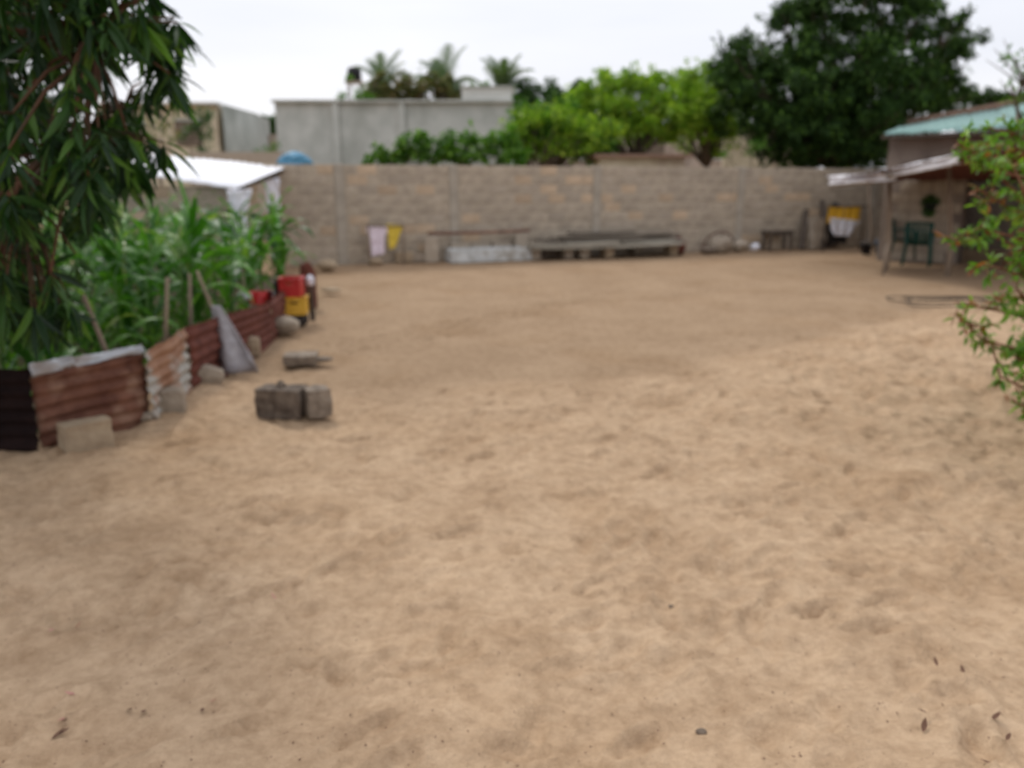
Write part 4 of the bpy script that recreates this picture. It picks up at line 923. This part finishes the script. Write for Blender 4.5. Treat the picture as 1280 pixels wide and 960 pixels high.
# palms
def palm(label, px, py, Yd, s, seed):
    rr = random.Random(seed); c = at(px, py, Yd); root = thing('palm_tree', label, 'palm', (c.x, c.y, 0), 0, 'palms behind the grey building')
    MB().tube([(0, 0, -.2), (.1, 0, c.z*.5), (0, 0, c.z)], [.16, .12, .11], 8).obj('trunk', M['bark'], root, True)
    for k in range(11):
        az = k*2.4+rr.uniform(-.3, .3); el = rr.uniform(.35, 1.3) if k > 2 else 1.35; Ln = s*rr.uniform(.8, 1.1)
        vs = []; fs = []; pts = []
        d_ = Vector((math.cos(az)*math.cos(el), math.sin(az)*math.cos(el), math.sin(el))); p = Vector((0, 0, c.z-.05)); 
        for i in range(13):
            pts.append(p.copy()); p = p+d_*Ln/12; d_ = (d_+Vector((0, 0, -.085-.01*i))).normalized()
        mb = MB(); mb.tube(pts, [.022*(1-i/14) for i in range(13)], 4)
        for i in range(1, 13):
            t = (pts[i]-pts[i-1]).normalized(); sd_ = t.cross(Vector((0, 0, 1)))
            if sd_.length < .1: sd_ = Vector((1, 0, 0))
            sd_.normalize()
            for h2 in (0, .5):
                q = pts[i-1].lerp(pts[i], h2)
                for sg in (-1, 1):
                    ll = s*.32*math.sin(math.pi*(.12+.8*i/13)); tip = q+(sd_*sg*.8+t*.6+Vector((0, 0, -.35))).normalized()*ll
                    b = len(mb.v); w_ = t*.04
                    mb.v += [tuple(q-w_), tuple(q+w_), tuple(tip)]; mb.f.append([b, b+1, b+2])
        mb.obj('frond', M['palm'], root)
palm('left palm of the three behind the grey building', 478, 112, 38, 1.9, 1)
palm('middle palm of the three, rising out of the reddish-green tree', 556, 112, 38, 2.1, 2)
palm('right palm of the three, above the raised end of the grey building', 628, 113, 36, 1.8, 3)

# ------------------------------------------------------------------ maize
mrg = random.Random(5)
def maize_leaf_me(Ln, W, bend, seed):
    rr = random.Random(seed); k = 9; vs = []; fs = []; p = Vector((0, 0, 0)); a = R(68); x = 0; z_ = 0; tw = rr.uniform(-.5, .5)
    for i in range(k+1):
        t = i/k; wd = W*(.55+.9*t if t < .35 else .87*(1-((t-.35)/.65)**1.8))*.5+.001
        wav = .012*math.sin(t*14+seed)
        s, c = math.sin(tw*t), math.cos(tw*t)
        for sg in (-1, 0, 1): vs.append((x, sg*wd*c, z_+abs(sg)*wd*.35+sg*wav+sg*wd*s))
        x += math.cos(a)*Ln/k; z_ += math.sin(a)*Ln/k; a -= bend/k*(.5+1.0*t)
    for i in range(k):
        for j in range(2): q = i*3+j; fs.append((q, q+1, q+4, q+3))
    me = bpy.data.meshes.new('leaf'); me.from_pydata(vs, [], fs); me.polygons.foreach_set('use_smooth', [True]*len(fs)); me.materials.append(M['maize']); return me
MLF = [maize_leaf_me(.62, .075, 2.5, 1), maize_leaf_me(.72, .085, 2.9, 2), maize_leaf_me(.66, .07, 2.0, 3), maize_leaf_me(.78, .09, 2.6, 4), maize_leaf_me(.5, .06, 1.1, 5), maize_leaf_me(.42, .05, .5, 6)]
def maize_proto(seed, hgt):
    rr = random.Random(seed); parts = []
    mb = MB(); mb.tube([(0, 0, -.05), (.01, 0, hgt*.5), (0, .01, hgt)], [.017, .014, .007], 6); me = mb.me('stalk', True); me.materials.append(M['maize_stalk']); parts.append(('stalk', me, Matrix.Identity(4)))
    az = rr.uniform(0, 6); nlf = 11
    for i in range(nlf):
        t = i/(nlf-1); az += math.pi+rr.uniform(-.5, .5); zz = hgt*(.08+.90*t)
        me = MLF[rr.randrange(4)] if t < .75 else MLF[4] if t < .93 else MLF[5]
        sc = (.7+.6*math.sin(math.pi*min(t*1.1, 1)))*rr.uniform(.85, 1.1) if t < .75 else 1
        parts.append(('leaf', me, Matrix.Translation((0, 0, zz))@Matrix.Rotation(az, 4, 'Z')@Matrix.Rotation(rr.uniform(-.2, .15), 4, 'Y')@Matrix.Scale(sc, 4)))
    return parts
PR = [maize_proto(s, h) for s, h in ((1, .95), (2, 1.05), (3, .9), (4, 1.0), (5, .85))]
def put_maize(x, y, sc, label, group):
    root = thing('maize_plant', label, 'maize plant', (x, y, 0), mrg.uniform(0, 6.28), group); root.scale = (sc,)*3
    root.rotation_euler = (mrg.uniform(-.06, .06), mrg.uniform(-.06, .06), root.rotation_euler.z)
    for nm, me, Mx in PR[mrg.randrange(5)]:
        o = bpy.data.objects.new(nm, me); C.objects.link(o); o.parent = root; o.matrix_basis = Mx
cnt = 0; y = 5.15
while y < 13.6:
    xr = -3.15 if y < 9.5 else -3.15-(y-9.5)*.13
    x = xr-mrg.uniform(0, .15); first = True
    while x > -(y*.66+.3) and x > xr-4.4:
        jx, jy = x+mrg.uniform(-.1, .1), y+mrg.uniform(-.12, .12)
        sc = (.86 if y < 7 else 1.0 if y < 10 else 1.13)*mrg.uniform(.86, 1.1)
        if y < 6.4: sc *= .85
        if not (y > 12.2 and x < -4.4): 
            if first: lab, grp = 'green maize plant in the row right behind the roofing sheet fence', 'maize along the fence'
            elif y > 11: lab, grp = 'green maize plant at the far end of the plot near the white roofed shed', 'maize near the shed'
            else: lab, grp = 'green maize plant with arching leaves deep inside the fenced plot', 'maize inside the plot'
            put_maize(jx, jy, sc, lab, grp); cnt += 1
        first = False; x -= mrg.uniform(.42, .58)*(1 if y < 9 else 1.15)
    y += .52 if y < 9 else .62
q = at(238, 300, 8.2); put_maize(q.x, q.y, 1.33, 'tallest maize plant, its tip reaching up before the shed wall', None)
q = at(150, 300, 7.4); put_maize(q.x, q.y, 1.28, 'tall maize plant beside the hanging mango leaves', None)
print('maize', cnt)
# soil under the maize
bed = patch('garden_soil', (-8.5, 4.75, .055), (-2.95, 4.95, .055), (-9.5, 14.2, .055), (-3.55, 13.9, .055), 12, .02, 'v', mat('dark_soil', (.09, .06, .04), (.16, .11, .075), 6), None, thick=0, warp=.05, nu=60, nv=60); tag(bed, 'dark soil of the maize plot', kind='structure')
# weeds low in plot
rg = np.random.default_rng(77); n_ = 5200
P = np.stack([rg.uniform(-6.5, -3.0, n_), rg.uniform(4.8, 9.5, n_), rg.uniform(.05, .28, n_)], 1); A = unit(rg.normal(size=(n_, 3))+np.array([0, 0, .8])); Lh = rg.uniform(.05, .12, n_)
o = link('weeds', leaf_mesh_simple('weeds', P, A, Lh, Lh*.5, rg), M['midgreen']); tag(o, 'low green weeds on the floor of the maize plot', 'weeds', kind='stuff')

# ------------------------------------------------------------------ mango tree in the left foreground
def leafy_parts(root, P, A, Lh, tmpls, rg, mat_stuff, mat_obj, name='leaf', nparts=300, upb=.5):
    S_, Nn = frames(A, rg, upb); o0 = np.array(root.location)
    score = np.zeros(len(P))
    for i in range(len(P)):
        mid = P[i]+A[i]*Lh[i]*.5; q = proj(mid)
        if q and 0 < q[0] < 1280 and 0 < q[1] < 960: score[i] = Lh[i]/q[2]
    order = np.argsort(-score); sel = set(order[:nparts].tolist())
    mes = []
    for tv, tf in tmpls:
        me = mesh_np('leaf', tv, tf, True); me.materials.append(mat_obj); mes.append(me)
    rest = {k: [] for k in range(len(tmpls))}
    for i in range(len(P)):
        k = i % len(tmpls)
        if i in sel and score[i] > 0:
            Mx = Matrix(((A[i][0]*Lh[i], S_[i][0]*Lh[i], Nn[i][0]*Lh[i], P[i][0]-o0[0]), (A[i][1]*Lh[i], S_[i][1]*Lh[i], Nn[i][1]*Lh[i], P[i][1]-o0[1]), (A[i][2]*Lh[i], S_[i][2]*Lh[i], Nn[i][2]*Lh[i], P[i][2]-o0[2]), (0, 0, 0, 1)))
            link(name, mes[k], None, root, Mx)
        else: rest[k].append(i)
    Vs = []; Fs = []; off = 0
    for k, ids in rest.items():
        ids = np.array(ids, int); tv, tf = tmpls[k]
        if not len(ids): continue
        v = P[ids][:, None]-o0+Lh[ids][:, None, None]*(tv[None, :, 0:1]*A[ids][:, None]+tv[None, :, 1:2]*S_[ids][:, None]+tv[None, :, 2:3]*Nn[ids][:, None])
        Vs.append(v.reshape(-1, 3)); nF = len(tf)
        f = (tf[None]+(np.arange(len(ids))*len(tv))[:, None, None]+off).reshape(-1, tf.shape[1]); Fs.append(f); off += len(ids)*len(tv)
    o = link('foliage', mesh_np('foliage', np.concatenate(Vs), np.concatenate(Fs), True), mat_stuff, root); o['kind'] = 'stuff'
rg = np.random.default_rng(21); rr = random.Random(21)
mroot = thing('mango_tree', 'dark mango tree hanging long drooping leaves into the left of the picture', 'tree', (-4.3, 4.4, 0)); mo = Vector((-4.3, 4.4, 0))
MB().tube([(0, 0, -.2), (.08, .03, .9), (-.02, 0, 1.7), (.05, .02, 2.3)], [.2, .16, .15, .13], 12).obj('trunk', M['bark'], mroot, True)
tips = []
# twig tips sampled through the crown volume: right edge follows x limit by height
def xlim(py):
    pts = [(-400, 150), (-60, 190), (0, 200), (60, 212), (100, 222), (150, 214), (190, 190), (215, 178), (250, 165), (300, 140), (340, 115), (400, 95), (440, 85), (460, 40)]
    for (a, b), (c, d_) in zip(pts, pts[1:]):
        if a <= py <= c: return b+(d_-b)*(py-a)/(c-a)
    return 30
for k in range(1000):
    py = rr.uniform(-260, 395); px = rr.uniform(-330, xlim(py+45)-12) if rr.random() < .42 else rr.uniform(-30, xlim(py+45)-12)
    if py > 270 and px > 60 and rr.random() < .5: continue
    if py > 340 and px > 40 and rr.random() < .4: continue
    if 60 < py+40 < 130 and 130 < px < 190 and rr.random() < .75: continue    # the gap where sky shows
    Yd = rr.uniform(3.5, 5.4) if px > 20 else rr.uniform(3.3, 5.8)
    if py > 300: Yd = rr.uniform(3.6, 4.5)
    if px < 90 and rr.random() < .35: Yd = rr.uniform(4.6, 7.2)
    tp = at(px, py, Yd)
    if mnoise.noise(tp*1.9+Vector((3.1, 0, 0))) < (-.12 if px > 40 else -.3): continue      # looser, clumped crown
    tips.append(tp)
for q in ((222, 28, 4.1), (226, 34, 4.4), (218, 22, 4.2), (205, 78, 4.1), (214, 84, 4.5), (196, 90, 4.3), (212, 92, 4.0), (190, 60, 4.2), (180, 175, 4.2), (192, 182, 4.3), (205, 178, 4.1), (170, 200, 4.0), (60, 372, 3.9), (75, 380, 4.0), (45, 385, 3.8), (85, 375, 3.9), (30, 370, 4.0)): tips.append(at(*q))
limbs = [at(x_, y_, Y_) for x_, y_, Y_ in ((-60, 120, 4.6), (60, 60, 4.4), (-40, -80, 4.6), (60, -100, 4.6), (30, 250, 4.3), (-160, -150, 4.4), (-200, 150, 4.2), (118, 60, 4.0), (150, 150, 4.6), (100, 180, 4.2), (-80, 300, 4.2))]
fk = mo+Vector((.05, .02, 2.1))
mb = MB()
for i, l in enumerate(limbs):
    src = fk if i not in (7, 8, 9) else limbs[1] if i != 9 else limbs[4]
    r0 = .06 if src is fk else .022
    mb.tube([src-mo, src.lerp(l, .5)-mo+Vector((0, 0, .08)), l-mo], [r0, r0*.7, r0*.4], 7)
mb.obj('limbs', M['bark'], mroot, True)
mb = MB()
for t in tips:
    l = min(limbs, key=lambda q: (q-t).length); m1 = l.lerp(t, .6)+Vector((0, 0, .05))
    mb.tube([l-mo, m1-mo, t-mo], [.011, .008, .005], 4)
mb.obj('twigs', mat('mango_twig', (.045, .035, .02), (.13, .06, .035), 3), mroot, True)
P = []; A = []; Lh = []
for t in tips:
    k = rr.randint(9, 15); ax0 = rr.uniform(0, 6.28)
    for j in range(k):
        az = ax0+j*2.4; dn = rr.uniform(.15, 1.1) if j % 3 == 0 else rr.uniform(.7, 2.4)
        a = Vector((math.cos(az), math.sin(az), -dn)).normalized(); P.append(tuple(t+Vector((0, 0, -.008*j)))); A.append(tuple(a)); Lh.append(rr.uniform(.09, .22))
P, A, Lh = map(np.array, (P, A, Lh)); print('mango leaves', len(P))
leafy_parts(mroot, P, A, Lh, [near_leaf_template(.22, 5, .2), near_leaf_template(.1, 5, .17), near_leaf_template(.34, 5, .21)], rg, M['mango'], M['mango_o'])

# ------------------------------------------------------------------ shrub in the right foreground
rg = np.random.default_rng(31); rr = random.Random(31)
so_ = Vector((4.15, 5.1, 0)); sroot = thing('leafy_shrub', 'thin-branched shrub with bright green and reddish leaves at the right edge', 'shrub', so_)
branches = []   # polylines (px,py,Y)
for pl in (((1330, 300, 5.0), (1270, 240, 4.9), (1215, 190, 4.8), (1195, 178, 4.8)), ((1330, 260, 5.2), (1280, 190, 5.1), (1250, 175, 5.0), (1205, 200, 4.9)), ((1340, 320, 4.8), (1280, 300, 4.7), (1225, 285, 4.7), (1190, 300, 4.6)),
           ((1340, 330, 5.2), (1270, 265, 5.1), (1220, 235, 5.0)), ((1350, 430, 4.6), (1290, 400, 4.5), (1235, 385, 4.4), (1192, 378, 4.4)), ((1350, 400, 4.6), (1290, 350, 4.5), (1250, 335, 4.5), (1225, 330, 4.4)),
           ((1340, 470, 4.4), (1285, 440, 4.3), (1230, 425, 4.3), (1195, 392, 4.3)), ((1350, 500, 4.4), (1290, 490, 4.3), (1250, 470, 4.2), (1240, 430, 4.2)), ((1340, 330, 4.6), (1290, 260, 4.5), (1270, 215, 4.5)),
           ((1350, 520, 4.3), (1300, 520, 4.2), (1265, 500, 4.2)), ((1350, 230, 5.1), (1300, 180, 5.0), (1262, 165, 5.0), (1235, 160, 5)), ((1350, 380, 5), (1300, 330, 5), (1255, 300, 4.9)), ((1350, 450, 4.8), (1300, 390, 4.7), (1270, 360, 4.6)),
           ((1350, 270, 4.8), (1300, 225, 4.7), (1245, 215, 4.7)), ((1380, 560, 4.4), (1300, 470, 4.3), (1262, 440, 4.3)), ((1345, 200, 4.8), (1310, 280, 4.7), (1268, 320, 4.7))):
    branches.append([at(*q) for q in pl])
mb = MB(); P = []; A = []; Lh = []
for br in branches:
    st = so_+Vector((rr.uniform(-.06, .06), rr.uniform(-.06, .06), rr.uniform(.2, .6)))
    pts = [st, st.lerp(br[0], .6)+Vector((0, 0, .12))]+br
    mb.tube([p-so_ for p in pts], [.018, .014]+[.010-.002*k for k in range(len(br))], 5)
    for k in range(len(br)-1):
        sg = (br[k+1]-br[k]).length
        for q in range(int(sg/.032)+1):
            p = br[k].lerp(br[k+1], q*.032/sg if sg > 0 else 0)
            if mnoise.noise(p*5.5) > -.12 or rr.random() < .15:
                d_ = Vector((rr.gauss(0, 1), rr.gauss(0, 1), rr.gauss(.2, .8))).normalized(); e = p+d_*rr.uniform(.03, .17)
                mb.tube([p-so_, e-so_], [.004, .002], 3)
                for j in range(rr.randint(5, 11)):
                    a = (d_*.6+Vector((rr.gauss(0, 1), rr.gauss(0, 1), rr.gauss(.1, .7)))).normalized(); P.append(tuple(p.lerp(e, rr.uniform(.3, 1)))); A.append(tuple(a)); Lh.append(rr.uniform(.04, .085))
mb.obj('stems', M['bark_red'], sroot, True)
for k in range(620):   # fuller crown out of frame, which throws the soft shade on the sand
    c = so_+Vector((rr.uniform(-.6, 1.2), rr.uniform(-1.3, .6), rr.uniform(.2, 2.2)))
    q = proj(c)
    if q and q[0] < 1278: continue
    for j in range(40):
        P.append(tuple(c+Vector((rr.gauss(0, .1), rr.gauss(0, .1), rr.gauss(0, .1))))); A.append(tuple(Vector((rr.gauss(0, 1), rr.gauss(0, 1), rr.gauss(0, 1))).normalized())); Lh.append(rr.uniform(.05, .08))
P, A, Lh = map(np.array, (P, A, Lh)); print('shrub leaves', len(P))
leafy_parts(sroot, P, A, Lh, [near_leaf_template(.15, 3, .42), near_leaf_template(.3, 3, .38)], rg, M['shrub'], M['shrub_o'])

# ------------------------------------------------------------------ litter on the sand
lf = [mesh_np('fallen_leaf', near_leaf_template(c_, 4, .4)[0], near_leaf_template(c_, 4, .4)[1], True) for c_ in (-.3, -.5)]
lf[0].materials.append(M['dry']); lf[1].materials.append(M['dry_pink'])
def ground_z(x, y):
    return float(z[np.searchsorted(ys, y), np.searchsorted(xs, x)])
for (px, py, k, lab) in ((62, 912, 0, None), (70, 906, 0, None), (83, 888, 1, None), (180, 879, 0, None), (262, 870, 1, None), (252, 878, 0, None), (158, 882, 0, None), (60, 778, 1, None), (92, 772, 1, None), (93, 860, 1, None), (345, 745, 1, None),
                         (1160, 886, 0, None), (1240, 898, 0, None), (1256, 934, 0, None), (1172, 832, 0, None), (1245, 945, 0, None), (1205, 842, 0, None), (1155, 905, 0, None)):
    q = G(px, py, .03); o = link('fallen_leaf', lf[k]); sc = rr.uniform(.03, .05)
    o.location = (q.x, q.y, ground_z(q.x, q.y)+.004); o.rotation_euler = (rr.uniform(-.3, .3), rr.uniform(-.3, .1), rr.uniform(0, 6.28)); o.scale = (sc,)*3
    side_ = 'left' if px < 640 else 'right'
    if k: tag(o, 'tiny pinkish fallen leaf on the trodden sand in the left foreground', 'leaf', 'pinkish fallen leaves')
    else: tag(o, f'tiny dry brown leaf on the trodden sand in the {side_} foreground', 'leaf', f'dry brown leaves in the {side_} foreground')
for (px, py, lab, s_) in ((839, 752, 'tiny dark pebble alone in the middle foreground sand', .014), (878, 898, 'small dark pebble in a hollow near the bottom of the picture', .022), (824, 950, 'tiny dark pebble at the very bottom edge', .015)):
    q = G(px, py, .03); rock('pebble', lab, 'pebble', (q.x, q.y, ground_z(q.x, q.y)), (s_*1.6, s_, s_*.8), 'concrete_dark', 90+px, 0, sub=2)
n_ = 3600
yy = 1.5+rg.random(n_)**1.3*8; xx = rg.uniform(-1, 1, n_)*(.5+yy*.68)
P = np.stack([xx, yy, np.array([ground_z(a_, b_) for a_, b_ in zip(xx, yy)])+.002], 1); A = unit(np.stack([rg.normal(size=n_), rg.normal(size=n_), rg.normal(size=n_)*.15], 1)); Lh = rg.uniform(.004, .013, n_)
o = link('ground_litter', leaf_mesh_simple('ground_litter', P, A, Lh, Lh*.5, rg, 2), M['dry']); tag(o, 'tiny bits of dry leaf and grit scattered over the sand', 'litter', kind='stuff')
